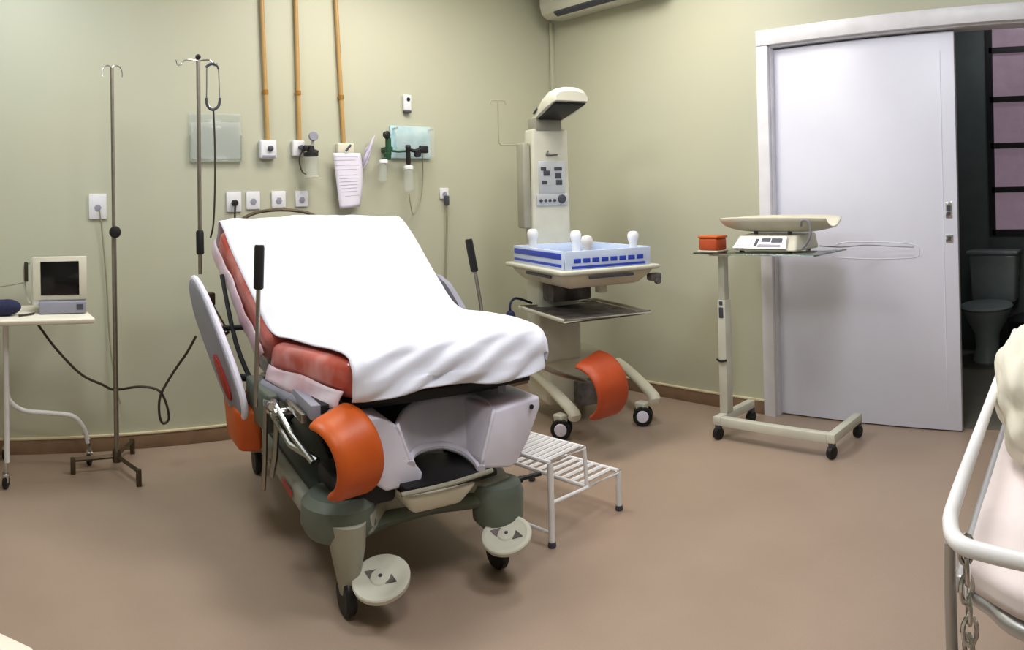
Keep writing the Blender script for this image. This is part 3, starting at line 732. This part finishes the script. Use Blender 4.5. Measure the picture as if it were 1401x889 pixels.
cord('power_cord', [at(50,441,y=3.42),at(75,475,y=3.43),at(110,511,y=3.44),at(140,526,y=3.44),at(157,533,y=3.54),at(190,529,y=3.46),at(215,533,y=3.43),at(226,548,y=3.42),at(231,572,y=3.42),at(223,579,y=3.42),at(218,566,y=3.42),at(220,540,y=3.42),at(238,508,y=3.4),at(256,482,y=3.35),at(268,460,y=3.3)], .0065, 'dark power cord sagging from the monitor table to the bed with a loop')
cord('oxygen_hose', [(2.315,yw-.06,1.33),(2.35,yw-.05,1.2),(2.42,yw-.03,1.30),(2.44,yw-.03,1.45),(2.42,yw-.06,1.58)], .0035, 'thin clear hose looping below the flowmeter bottles', 'lcord', 'hose')

# ------------------------------------------------------------------ left table with monitor
tb = thing('side_table', 'cream-topped wheeled table on bent white tube legs, at the left edge under the monitor', 'table', (-.1,3.4,0))
MB().hexa([(-.75,3.11,.775),(.36,3.13,.775),(.335,3.60,.775),(-.75,3.60,.775)],[(-.75,3.105,.80),(.365,3.125,.80),(.34,3.605,.80),(-.75,3.605,.80)],bev=.008).build('tabletop', 'wood', tb)
for yy in (3.317, 3.56):
    f_ = MB().tube([(-.03,yy,.775),(-.035,yy,.12)], .013, n=12).build('leg', 'white', tb)
    MB().tube([(-.032,yy,.42),(-.02,yy,.34),(.05,yy+.01,.285),(.18,yy+.01,.268),(.29,yy+.01,.25),(.345,yy+.02,.19),(.37,yy+.02,.11)] if yy > 3.4 else [(-.6,yy,.775),(-.6,yy,.3),(-.6,yy,.12)], .012, n=12, sm=6).build('foot_tube' if yy > 3.4 else 'leg', 'white', tb)
MB().tube([(-.032,3.317,.45),(-.032,3.56,.45)], .010).build('crossbar', 'white', tb)
def table_caster(x, y, par, r=.032, z0=.0):
    c = MB().tube([(x,y,.13),(x,y,.065)], .010).hexa([(x-.012,y-.02,.03),(x+.012,y-.02,.03),(x+.012,y+.02,.03),(x-.012,y+.02,.03)],[(x-.016,y-.02,.07),(x+.016,y-.02,.07),(x+.016,y+.02,.07),(x-.016,y+.02,.07)],bev=.004).build('caster', 'chrome', par)
    MB().lathe([(r*.8,-.011),(r,-.007),(r,.007),(r*.8,.011)], (x,y-.0,r), (.9,-.3,0), n=22).build('wheel', 'black', c)
table_caster(-.04,3.317,tb); table_caster(-.045,3.70,tb); table_caster(.375,3.58,tb,.034); table_caster(-.6,3.317,tb)
mo = thing('monitor', 'boxy white patient monitor with dark screen on the left table', 'monitor', (.22,3.38,.80))
MB().hexa([(.095,3.30,.835),(.345,3.30,.835),(.345,3.50,.835),(.095,3.50,.835)],[(.09,3.30,1.06),(.345,3.30,1.06),(.325,3.47,1.05),(.10,3.47,1.05)],bev=.012,seg=3).build('housing', 'white', mo)
MB().box((.222,3.297,.962),(.252,.012,.20),bev=.005).build('bezel', 'ivory', mo)
MB().box((.222,3.290,.962),(.178,.004,.155),bev=.002).build('screen', 'screen', mo)
MB().box((.232,3.292,.83),(.215,.05,.055),bev=.006).build('control_panel', 'bedgrey', mo)
MB().box((.31,3.2655,.832),(.03,.004,.025)).build('connector', 'btn', mo)
MB().box((.232,3.34,.806),(.19,.12,.012),bev=.003).build('foot_plate', 'btn', mo)
MB().tube([(.085,3.35,1.03),(.062,3.36,1.02),(.06,3.37,.94),(.07,3.37,.87),(.085,3.36,.84)], .006, n=8, sm=4).build('side_handle', 'cream', mo)
MB().box((.069,3.352,.99),(.018,.03,.09),bev=.003).build('printer_slot', 'cord', mo)
# navy cuff
P = MB(); cf = thing('blood_pressure_cuff', 'dark navy rolled blood pressure cuff on the left table beside the monitor', 'blood pressure cuff', (-.03,3.27,.80))
P.ball((-.02,3.27,.838), .04, (1.6,1.3,.9)); 
o = P.build('roll', 'navy', cf)
o.modifiers.new('s','SUBSURF').render_levels = 1
MB().lathe([(.018,-.06),(.036,-.055),(.038,0),(.036,.05),(.016,.055)], (-.06,3.25,.838), (1,.1,0)).build('flap', 'navy', cf)
cord('power_cord', [at(0,392,y=3.40),at(20,389,y=3.40),at(36,386,y=3.38)], .003, 'thin pale lead running left from the side of the monitor', 'lcord')
cord('power_cord', [(.03,3.22,.806),(.07,3.24,.807),(.10,3.28,.806)], .005, 'short brown lead lying on the table between cuff and monitor')
# cream corner in the lower left
t = thing('counter', 'cream counter corner just entering the bottom left of the view', 'counter', (-.30,.62,0))
MB().hexa([(-.62,.30,.725),(.02,.30,.725),(.02,.878,.725),(-.62,1.40,.725)],[(-.62,.30,.75),(.02,.30,.75),(.02,.878,.75),(-.62,1.40,.75)],bev=.005).build('worktop', 'wood', t)
MB().hexa([(-.6,.32,.0),(.0,.32,.0),(.0,.85,.0),(-.6,1.34,.0)],[(-.6,.32,.725),(.0,.32,.725),(.0,.85,.725),(-.6,1.34,.725)]).build('cabinet', 'wood', t)

# ------------------------------------------------------------------ infant warmer
WR_ = R(-17.5)                            # local: +x to its right (seen from the front), -y to the front
wm = thing('infant_warmer', 'radiant infant warmer with tall column, hooded heater and blue-banded cot, in the room corner', 'infant warmer', (2.90,3.12,0), WR_)
WMt = WM[wm.name]; WROT = Matrix.Rotation(WR_, 3, 'Z')
def ww(x, y, z): return WMt @ Vector((x, y, z))
# base with two forward legs
P = MB().box(ww(.09,.0,.24), (.36,.30,.30), WROT, bev=.03, seg=4); P.build('base_cabinet', 'ivory', wm)
P = MB().box(ww(.16,-.22,.165), (.20,.10,.13), WROT, bev=.01); P.build('base_recess', 'foam', wm)
for a, b, tip in ((at(722,503,z=.25), at(783,562,z=.15), (2.64,2.765)), (at(845,495,z=.24), at(893,540,z=.16), (3.085,2.57))):
    a, b = Vector(a), Vector(b); d = (b-a)
    o = MB().tube([a, a.lerp(b,.45)+Vector((0,0,.012)), b, b+d.normalized()*.02+Vector((0,0,-.03))], .034, n=14, sm=5, flat=.8).build('leg', 'ivory', wm)
    c = MB().hexa([(tip[0]-.02,tip[1]-.02,.05),(tip[0]+.02,tip[1]-.02,.05),(tip[0]+.02,tip[1]+.03,.05),(tip[0]-.02,tip[1]+.03,.05)],[(tip[0]-.03,tip[1]-.03,.13),(tip[0]+.03,tip[1]-.03,.13),(tip[0]+.03,tip[1]+.04,.13),(tip[0]-.03,tip[1]+.04,.13)],bev=.01).build('caster', 'cream', wm)
    for s_ in (-1,1):
        ax = Vector((.80,.60,0)); MB().lathe([(.030,-.009),(.050,-.009),(.055,-.004),(.055,.004),(.050,.009),(.03,.009)], Vector((tip[0],tip[1],.055))+ax*s_*.028, ax, n=28).build('wheel', 'black', c)
        MB().lathe([(.034,0),(.030,.006),(.0,.009)], Vector((tip[0],tip[1],.055))+ax*s_*.037, ax*s_, n=24).build('hub_cap', 'bedwhite', c)
for x in (-.14,.26):
    c = MB().box(ww(x,.12,.07),(.05,.05,.08),WROT,bev=.01).build('caster','cream',wm)
    MB().lathe([(.03,-.012),(.05,-.010),(.05,.010),(.03,.012)], ww(x,.12,.05), WROT@Vector((1,0,0)), n=24).build('wheel','black',c)
# rear housing, column
P = MB().box(ww(-.01,-.08,.60), (.26,.20,.50), WROT, bev=.02, seg=3); P.build('lower_column', 'cream', wm)
P = MB().hexa([ww(-.125,-.075,.86),ww(.125,-.075,.86),ww(.125,.05,.86),ww(-.125,.05,.86)],[ww(-.115,-.075,1.69),ww(.115,-.075,1.69),ww(.115,.05,1.69),ww(-.115,.05,1.69)], bev=.015, seg=3)
colm = P.build('column', 'cream', wm)
P = MB().box(ww(-.145,-.0,1.36), (.05,.10,.50), WROT, bev=.012); P.build('side_channel', 'postc', wm)
P = MB().box(ww(-.01,-.02,1.715), (.17,.12,.08), WROT, bev=.01); P.build('neck', 'shroudl', wm)
# control faces on the column
pn = MB().box(ww(.0,-.079,1.405), (.17,.008,.19), WROT, bev=.003).build('control_panel', 'silver', wm)
for (x, z, a, b) in ((-.055,1.455,.035,.02),(-.035,1.43,.04,.03),(.04,1.455,.05,.02),(.04,1.415,.04,.035),(.045,1.375,.04,.03),(-.05,1.375,.03,.02)):
    MB().box(ww(x,-.084,z),(a,.004,b),WROT,bev=.001).build('display','btn',pn)
pn = MB().box(ww(.0,-.079,1.275), (.20,.008,.07), WROT, bev=.003).build('lower_panel', 'silver', wm)
for x in (-.075,-.045,-.018,.012): MB().lathe([(.010,0),(.009,.008)], ww(x,-.083,1.27), WROT@Vector((0,-1,0)), n=16).build('knob','btn',pn)
MB().lathe([(.026,0),(.024,.012),(.008,.014)], ww(.06,-.083,1.278), WROT@Vector((0,-1,0)), n=24).build('dial','btn',pn)
MB().tube([ww(-.02,-.08,1.56), ww(-.035,-.082,1.535), ww(.0,-.082,1.535), ww(.04,-.082,1.537)], .004, n=6).build('name_mark', 'btn', colm)
# hood
P = MB()
hp = [(-.105,.02),(.105,.02),(.12,-.20),(.10,-.42),(-.10,-.42),(-.12,-.20)]
def hsec(y, wd, z0, z1):
    return [ww(-wd,y,z0), ww(-wd*1.02,y,z0+(z1-z0)*.45), ww(-wd*.8,y,z0+(z1-z0)*.85), ww(-wd*.3,y,z1), ww(wd*.3,y,z1), ww(wd*.8,y,z0+(z1-z0)*.85), ww(wd*1.02,y,z0+(z1-z0)*.45), ww(wd,y,z0)]
secs = [hsec(.03,.08,1.735,1.76), hsec(-.05,.09,1.745,1.80), hsec(-.15,.105,1.765,1.86), hsec(-.25,.11,1.79,1.892), hsec(-.33,.105,1.81,1.895), hsec(-.36,.095,1.817,1.87)]
bm = P.bm; V = [[bm.verts.new(p) for p in s_] for s_ in secs]
for A,B in zip(V,V[1:]):
    for j in range(8): bm.faces.new((A[j],A[(j+1)%8],B[(j+1)%8],B[j]))
bm.faces.new(V[0][::-1]); bm.faces.new(V[-1])
hd = P.build('heater_hood', 'cream', wm, ang=50)
P = MB().hexa([ww(-.07,-.02,1.727),ww(.07,-.02,1.727),ww(.09,-.335,1.797),ww(-.09,-.335,1.797)],[ww(-.075,-.02,1.742),ww(.075,-.02,1.742),ww(.095,-.34,1.812),ww(-.095,-.34,1.812)],bev=.003); P.build('heater_grille', 'black', hd)
MB().tube([ww(-.096,-.06,1.778),ww(-.104,-.13,1.80)], .008, n=8, flat=.7).build('vent_slot', 'btn', hd)
MB().box(ww(.0,-.24,1.889),(.05,.05,.01),WROT,bev=.003).build('top_vent','bedgrey',hd)
# cot platform
F0, F1 = (-.25,-.72), (.25,-.72)
def pl(x0,x1,y0,y1,z): return [ww(x0,y0,z),ww(x1,y0,z),ww(x1,y1,z),ww(x0,y1,z)]
P = MB().hexa(pl(-.21,.21,-.67,-.12,.825), pl(-.28,.28,-.745,-.05,.905), bev=.03, seg=5); P.build('cot_tray', 'ivory', wm)
P = MB().box(ww(0,-.395,.914), (.58,.72,.024), WROT, bev=.009, seg=3); cr_ = P.build('cot_rim', 'cream', wm)
MB().box(ww(.0,-.742,.885),(.26,.012,.014),WROT,bev=.003).build('handle_slot','btn',cr_)
MB().box(ww(-.272,-.45,.885),(.012,.30,.014),WROT,bev=.003).build('handle_slot','btn',cr_)
MB().box(ww(.285,-.70,.855),(.07,.05,.04),WROT,bev=.01).lathe([(.016,-.012),(.018,0),(.014,.012)],ww(.285,-.735,.835),WROT@Vector((0,-1,0))).build('latch','foam',cr_)
# side walls of the cot: pale plastic with blue bands
def cot_wall(p0, p1, name='cot_wall', dash=False):
    p0, p1 = Vector((*p0,0)), Vector((*p1,0)); d = (p1-p0); L = d.length; mid = (p0+p1)/2
    rot = WROT @ Matrix.Rotation(math.atan2(d.y, d.x), 3, 'Z')
    o = MB().box(ww(mid.x,mid.y,.972),(L,.010,.094),rot,bev=.004).build(name,'bluel',wm)
    nrm = Vector((d.y,-d.x,0)).normalized()*.0065
    if dash:
        MB().box(ww(mid.x+nrm.x,mid.y+nrm.y,.938),(L*.86,.003,.012),rot).build('blue_band','blue',o)
        for i in range(8):
            c = p0+d*(.13+.105*i); MB().box(ww(c.x+nrm.x,c.y+nrm.y,.970),(L*.080,.003,.022),rot,bev=.001).build('blue_dash','blue',o)
    else:
        MB().box(ww(mid.x+nrm.x,mid.y+nrm.y,.992),(L*.94,.003,.030),rot,bev=.001).build('blue_band','blue',o)
        MB().box(ww(mid.x+nrm.x,mid.y+nrm.y,.946),(L*.94,.003,.014),rot,bev=.001).build('blue_band','blue',o)
    return o
cot_wall((-.25,-.72),(.25,-.72), dash=True); cot_wall((-.25,-.08),(-.25,-.71)); cot_wall((.25,-.71),(.25,-.08)); cot_wall((.24,-.08),(-.24,-.08))
P = MB().box(ww(0,-.40,.945),(.47,.60,.05),WROT,bev=.015,seg=3); P.build('cot_mattress','bluel',wm)
# round white corner knobs
for (x,y,z) in ((-.19,-.21,1.085),(-.02,-.40,1.075),(-.11,-.69,1.06),(.235,-.58,1.065)):
    o = MB().lathe([(.022,-.15),(.022,-.032),(.025,-.026),(.030,-.008),(.031,.010),(.024,.026),(.01,.030)], ww(x,y,z), n=24).build('corner_knob','white',wm)
# hanging shelf tray under the cot
P = MB().box(ww(0,-.42,.665),(.46,.54,.008),WROT); tr = P.build('shelf_tray','foam',wm)
q = [ww(-.25,-.70,.675),ww(.25,-.70,.675),ww(.25,-.14,.675),ww(-.25,-.14,.675)]
MB().tube(q,.010,n=8,closed=True).build('tray_rail','cream',tr)
P = MB().box(ww(.0,-.20,.775),(.24,.22,.13),WROT,bev=.01); P.build('tilt_mechanism','foam',wm)
P = MB().box(ww(.04,-.56,.80),(.05,.05,.04),WROT,bev=.006); P.build('tilt_lock','ivory',wm)
# drip hook on its left
hk = MB().tube([ww(-.13,.03,1.60),ww(-.27,.03,1.60),ww(-.285,.03,1.615),ww(-.285,.03,1.855)],.004,n=8).build('hook_arm','lcord',wm)
MB().tube([ww(-.335,.03,1.835),ww(-.325,.03,1.858),ww(-.285,.03,1.86),ww(-.245,.03,1.858),ww(-.235,.03,1.835)],.003,n=8,sm=3).build('hook','lcord',hk)
o = tag(MB().ball((2.50,3.0,.635),.032,(.9,.9,1.4)).tube([(2.50,3.0,.66),(2.50,3.0,.71),(2.56,3.02,.735),(2.70,3.05,.69)],.007,sm=4).build('suction_bulb','navy'),'dark blue rubber bulb hanging left of the warmer shelf','bulb'); o.location = o.location

# ------------------------------------------------------------------ scale stand and infant scale
ss = thing('scale_stand', 'cream square-tube wheeled stand with glass shelf in front of the door', 'stand', (3.2,1.8,0))
A_, B_, C_, D_ = (3.12,2.085), (3.12,1.435), (3.44,2.075), (3.44,1.43)
def bar(p, q, name='base_bar', z=.098):
    p, q = Vector((*p,z)), Vector((*q,z)); d = q-p
    return MB().box((p+q)/2,(d.length,.045,.045),Matrix.Rotation(math.atan2(d.y,d.x),3,'Z'),bev=.005).build(name,'cream',ss)
bar((3.10,2.085),(3.46,2.085)); bar((3.12,2.062),(3.12,1.455)); bar((3.10,1.435),(3.46,1.435))
for i,(x,y) in enumerate((A_,B_,C_,D_)):
    c = MB().box((x,y,.066),(.03,.03,.03),bev=.004).build('caster','btn',ss)
    MB().lathe([(.020,-.016),(.030,-.013),(.030,.013),(.020,.016)],(x-.005,y,.031),(.2,1,0),n=22).build('wheel','black',c)
lc = MB().box((3.20,2.085,.42),(.06,.05,.60),bev=.006).build('lower_column','cream',ss)
uc = MB().box((3.20,2.085,.83),(.045,.038,.29),bev=.005).build('upper_column','cream',ss)
MB().box((3.169,2.085,.655),(.006,.026,.055),bev=.002).build('catch','btn',lc)
MB().box((3.169,2.085,.705),(.006,.020,.020),bev=.002).build('catch','btn',lc)
MB().tube([(3.164,2.115,.405),(3.158,2.085,.398),(3.164,2.055,.405)],.006,n=8,sm=3).build('clip','black',lc)
MB().box((3.22,2.085,.965),(.14,.12,.018),bev=.004).build('shelf_bracket','cream',ss)
MB().box((3.24,1.82,.978),(.40,.70,.008),bev=.0035,seg=3).build('glass_shelf','gglass',ss)
sc_ = thing('infant_scale', 'cream infant weighing scale with curved tray and grey display on the glass shelf', 'scale', (3.26,1.80,.982))
P = MB().hexa([(3.13,1.61,.99),(3.40,1.61,.99),(3.40,1.99,.99),(3.13,1.99,.99)],[(3.18,1.63,1.065),(3.40,1.63,1.075),(3.40,1.97,1.075),(3.18,1.97,1.065)],bev=.012,seg=3); bd = P.build('body','ivory',sc_)
# sloping display on the front
fa, fb, fc, fd = Vector((3.128,1.975,1.0)), Vector((3.128,1.665,1.0)), Vector((3.166,1.675,1.058)), Vector((3.166,1.945,1.058))
nn = Vector((-.84,0,.55))*.006
P = MB().prism([fa+nn*.2,fb+nn*.2,fc+nn*.2,fd+nn*.2], nn); dp = P.build('display_panel','silver',sc_)
def onp(u,v): return (fa.lerp(fb,u)).lerp(fd.lerp(fc,u),v)+nn*1.25
for (u0,u1,v0,v1,mm) in ((.50,.68,.55,.85,'btn'),(.70,.92,.50,.85,'btn'),(.38,.44,.2,.8,'btn'),(.46,.90,.12,.34,'bedgrey'),(.06,.30,.2,.8,'bluel')):
    MB().prism([onp(u0,v0),onp(u1,v0),onp(u1,v1),onp(u0,v1)],nn*.3).build('display' if v0>.4 else 'keypad',mm,dp)
for yy in (1.66,1.94):
    for xx in (3.16,3.37): MB().lathe([(.013,0),(.013,.01)],(xx,yy,.982)).build('foot','black',sc_)
# curved tray
G = []
for i in range(29):
    t = i/28; yy = 2.09-.62*t; e = abs(2*t-1); lift = .045*e**4
    wd = .145*(1-.35*(max(0,e-.6)/.4)**2)
    row = []
    for j in range(13):
        q = j/12*2-1
        row.append((3.28+q*wd, yy, 1.082+.026*e**4+.078*abs(q)**2.4*(1-.45*e**4)))
    G.append(row)
MB().grid(G).build('weighing_tray','ivory',sc_,solid=.007,ang=80)
for yy in (1.90,1.70): MB().tube([(3.24,yy,1.065),(3.24,yy,1.086)],.012).build('load_post','btn',sc_)
cd = MB().tube([(3.14,1.585,1.115),(3.12,1.57,1.142),(3.12,1.545,1.145),(3.125,1.528,1.12),(3.13,1.53,1.07),(3.15,1.56,1.03),(3.18,1.60,1.0)],.0055,n=8,sm=5).build('coiled_cord','bedgrey',sc_)
ob = thing('orange_box', 'small orange-red box at the left end of the glass shelf', 'box', (3.14,2.10,.982))
MB().box((3.15,2.115,1.02),(.10,.115,.064),bev=.010,seg=3).build('box_body','orange2',ob)
MB().box((3.15,2.115,1.058),(.104,.125,.014),bev=.005).build('lid','orange',ob)
MB().box((3.15,2.115,.985),(.106,.125,.006),bev=.002).build('base_plate','ivory',ob)
cord('power_cord', [(3.38,1.60,1.0),(3.44,1.50,.99),(3.52,1.40,.995),(3.58,1.28,.985),(3.585,1.15,.98)], .003, 'thin grey lead from the scale across the sliding door', 'bedgrey')

# ------------------------------------------------------------------ air conditioner
ac = thing('air_conditioner', 'white split air conditioner high on the right wall at the room corner', 'air conditioner', (3.49,3.05,2.53))
prof = [(XW-.002,2.545),(3.44,2.53),(3.385,2.56),(3.37,2.62),(3.37,2.80),(3.40,2.825),(XW-.002,2.83)]
MB().prism([(x,3.655,z) for x,z in prof],(0,-1.0,0),bev=.012,seg=3).build('casing','cream',ac)
MB().prism([(3.425,3.53,2.530),(3.39,3.53,2.549),(3.388,3.53,2.560),(3.425,3.53,2.542)],(0,-.86,0)).build('louver','btn',ac)
MB().box((3.368,3.09,2.70),(.006,.90,.14),bev=.002).build('front_panel','white',ac)

# ------------------------------------------------------------------ bathroom things
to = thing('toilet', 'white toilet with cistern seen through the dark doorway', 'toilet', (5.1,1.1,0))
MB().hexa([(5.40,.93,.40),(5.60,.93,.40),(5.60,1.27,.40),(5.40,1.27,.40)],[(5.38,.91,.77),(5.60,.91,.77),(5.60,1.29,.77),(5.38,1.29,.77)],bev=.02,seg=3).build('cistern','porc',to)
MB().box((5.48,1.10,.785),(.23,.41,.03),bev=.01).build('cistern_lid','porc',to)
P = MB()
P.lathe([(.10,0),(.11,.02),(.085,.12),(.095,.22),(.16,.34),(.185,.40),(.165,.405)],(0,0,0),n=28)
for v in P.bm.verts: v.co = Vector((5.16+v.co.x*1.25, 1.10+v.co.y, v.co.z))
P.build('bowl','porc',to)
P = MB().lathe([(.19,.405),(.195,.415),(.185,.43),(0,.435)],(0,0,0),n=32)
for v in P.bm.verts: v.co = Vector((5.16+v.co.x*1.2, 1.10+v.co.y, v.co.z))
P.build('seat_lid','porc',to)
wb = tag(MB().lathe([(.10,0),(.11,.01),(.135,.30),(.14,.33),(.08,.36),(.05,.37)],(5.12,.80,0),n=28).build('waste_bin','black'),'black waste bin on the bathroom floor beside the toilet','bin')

# ------------------------------------------------------------------ stretcher on the right
gu = thing('stretcher', 'white-railed stretcher with pinkish sheet at the right edge of the view', 'stretcher', (1.75,-.05,0))
rail = [(2.35,.405,.80),(2.0,.372,.80),(1.5,.325,.80),(1.08,.285,.80),(.985,.27,.80),(.935,.245,.80),(.915,.20,.80),(.89,.10,.80),(.84,-.15,.80),(.80,-.42,.80)]
rl = MB().tube(rail,.0118,n=14,sm=5).build('guard_rail','white',gu)
for x,y in ((2.2,.39),): MB().tube([(x,y,.80),(x,y-.01,.56)],.009).build('rail_post','white',gu)
MB().tube([(.955,.262,.79),(.962,.266,.70),(.975,.268,.45)],.009,n=12,sm=4).build('corner_post','alu',gu)
MB().tube([(.81,-.38,.80),(.86,-.38,.61)],.012,n=12).build('corner_post','alu',gu)
fr = MB().tube([(2.35,.40,.605),(1.3,.318,.605),(1.18,.295,.605),(1.12,.235,.605),(1.07,.178,.605),(1.0,.0,.605),(.93,-.40,.605)],.016,n=12,sm=4).build('bed_frame','alu',gu)
MB().hexa([(1.02,-.40,.56),(2.35,-.40,.56),(2.35,.33,.56),(1.2,.26,.56)],[(1.02,-.40,.59),(2.35,-.40,.59),(2.35,.33,.59),(1.2,.26,.59)],bev=.008).build('deck','dark',gu)
MB().hexa([(.97,-.42,.60),(2.4,-.42,.60),(2.4,.355,.60),(1.16,.262,.60)],[(.97,-.42,.665),(2.4,-.42,.665),(2.4,.355,.665),(1.16,.262,.665)],bev=.02,seg=4).build('mattress','bedgrey',gu)
for x,y in ((1.25,.18),(2.2,.26),(1.15,-.35),(2.2,-.35)):
    l = MB().tube([(x,y,.52),(x,y,.11)],.018).build('leg','alu',gu)
    MB().lathe([(.03,-.014),(.06,-.010),(.06,.010),(.03,.014)],(x+.02,y,.06),(0,1,0),n=24).build('wheel','black',l)
# sheet over it
def xend(y):
    K = [(-.44,.93),(0,1.0),(.179,1.062),(.283,1.138),(.45,1.2)]
    for (a,p),(b,q) in zip(K,K[1:]):
        if a <= y <= b: return p+(q-p)*(y-a)/(b-a)
    return 1.138
G = []
for i in range(44):
    t = i/43; row = []
    for j in range(32):
        q = max(0,(j-1)/30); dx = max(0,t-.08)*1.38
        yl = .283+.075*dx; y = yl+(-.44-yl)*q; x = xend(min(y,.283))+dx-.004
        z = .677+noise.noise(Vector((x*5,y*6,2)))*.006+noise.noise(Vector((x*15,y*4,5)))*.002
        if t < .08: z -= (.08-t)/.08*.045; x -= .004
        if j == 0: z -= .05; y += .004
        row.append((x,y,z))
    G.append(row)
tag(MB().grid(G).build('bed_sheet','gsheet',None,solid=.004,ang=85),'pinkish-white sheet covering the stretcher mattress at the right edge','bed sheet')
# cream bundled blanket
P = MB(); P.lathe([(.001,-.23),(.07,-.225),(.12,-.18),(.15,-.08),(.155,.04),(.14,.14),(.10,.21),(.001,.235)],(0,0,0),n=48,axis=(1,0,.0),cap=False)
bmesh.ops.subdivide_edges(P.bm, edges=P.bm.edges[:], cuts=2, use_grid_fill=True)
for v in P.bm.verts:
    p = v.co.copy(); nrm = p.normalized()
    v.co = p + nrm*(noise.noise(p*7)*.04+noise.noise(p*18+Vector((3,1,2)))*.02+abs(noise.noise(Vector((p.x*9,p.y*16,p.z*9))))*.03)
    v.co = Vector((1.73+v.co.x*1.15, .198+v.co.y*.85, .687+max(v.co.z*1.0+.125,-.0)))
tag(P.build('blanket','blanket',None,ang=80),'crumpled cream blanket bundled on the stretcher beside its rail','blanket')
# chain
ch = thing('chain', 'metal chain hanging from the near corner of the stretcher rail', 'chain', (.95,.25,.40))
zt = .80; cx_, cy_ = .945, .238
i = 0
while zt > .42:
    ax = Vector((1,0,0)) if i%2 else Vector((0,1,0)); ax = Matrix.Rotation(.6+random.uniform(-.3,.3),3,'Z')@ax
    c = Vector((cx_+random.uniform(-.003,.003)+(.80-zt)*.06, cy_+random.uniform(-.003,.003), zt-.012)); pts = []
    for k in range(12):
        a = 2*pi*k/12; pts.append(c+ax*cos(a)*.010+Vector((0,0,sin(a)*.020)))
    MB().tube(pts,.0036,n=6,closed=True).build('link','chrome',ch)
    zt -= .029; i += 1
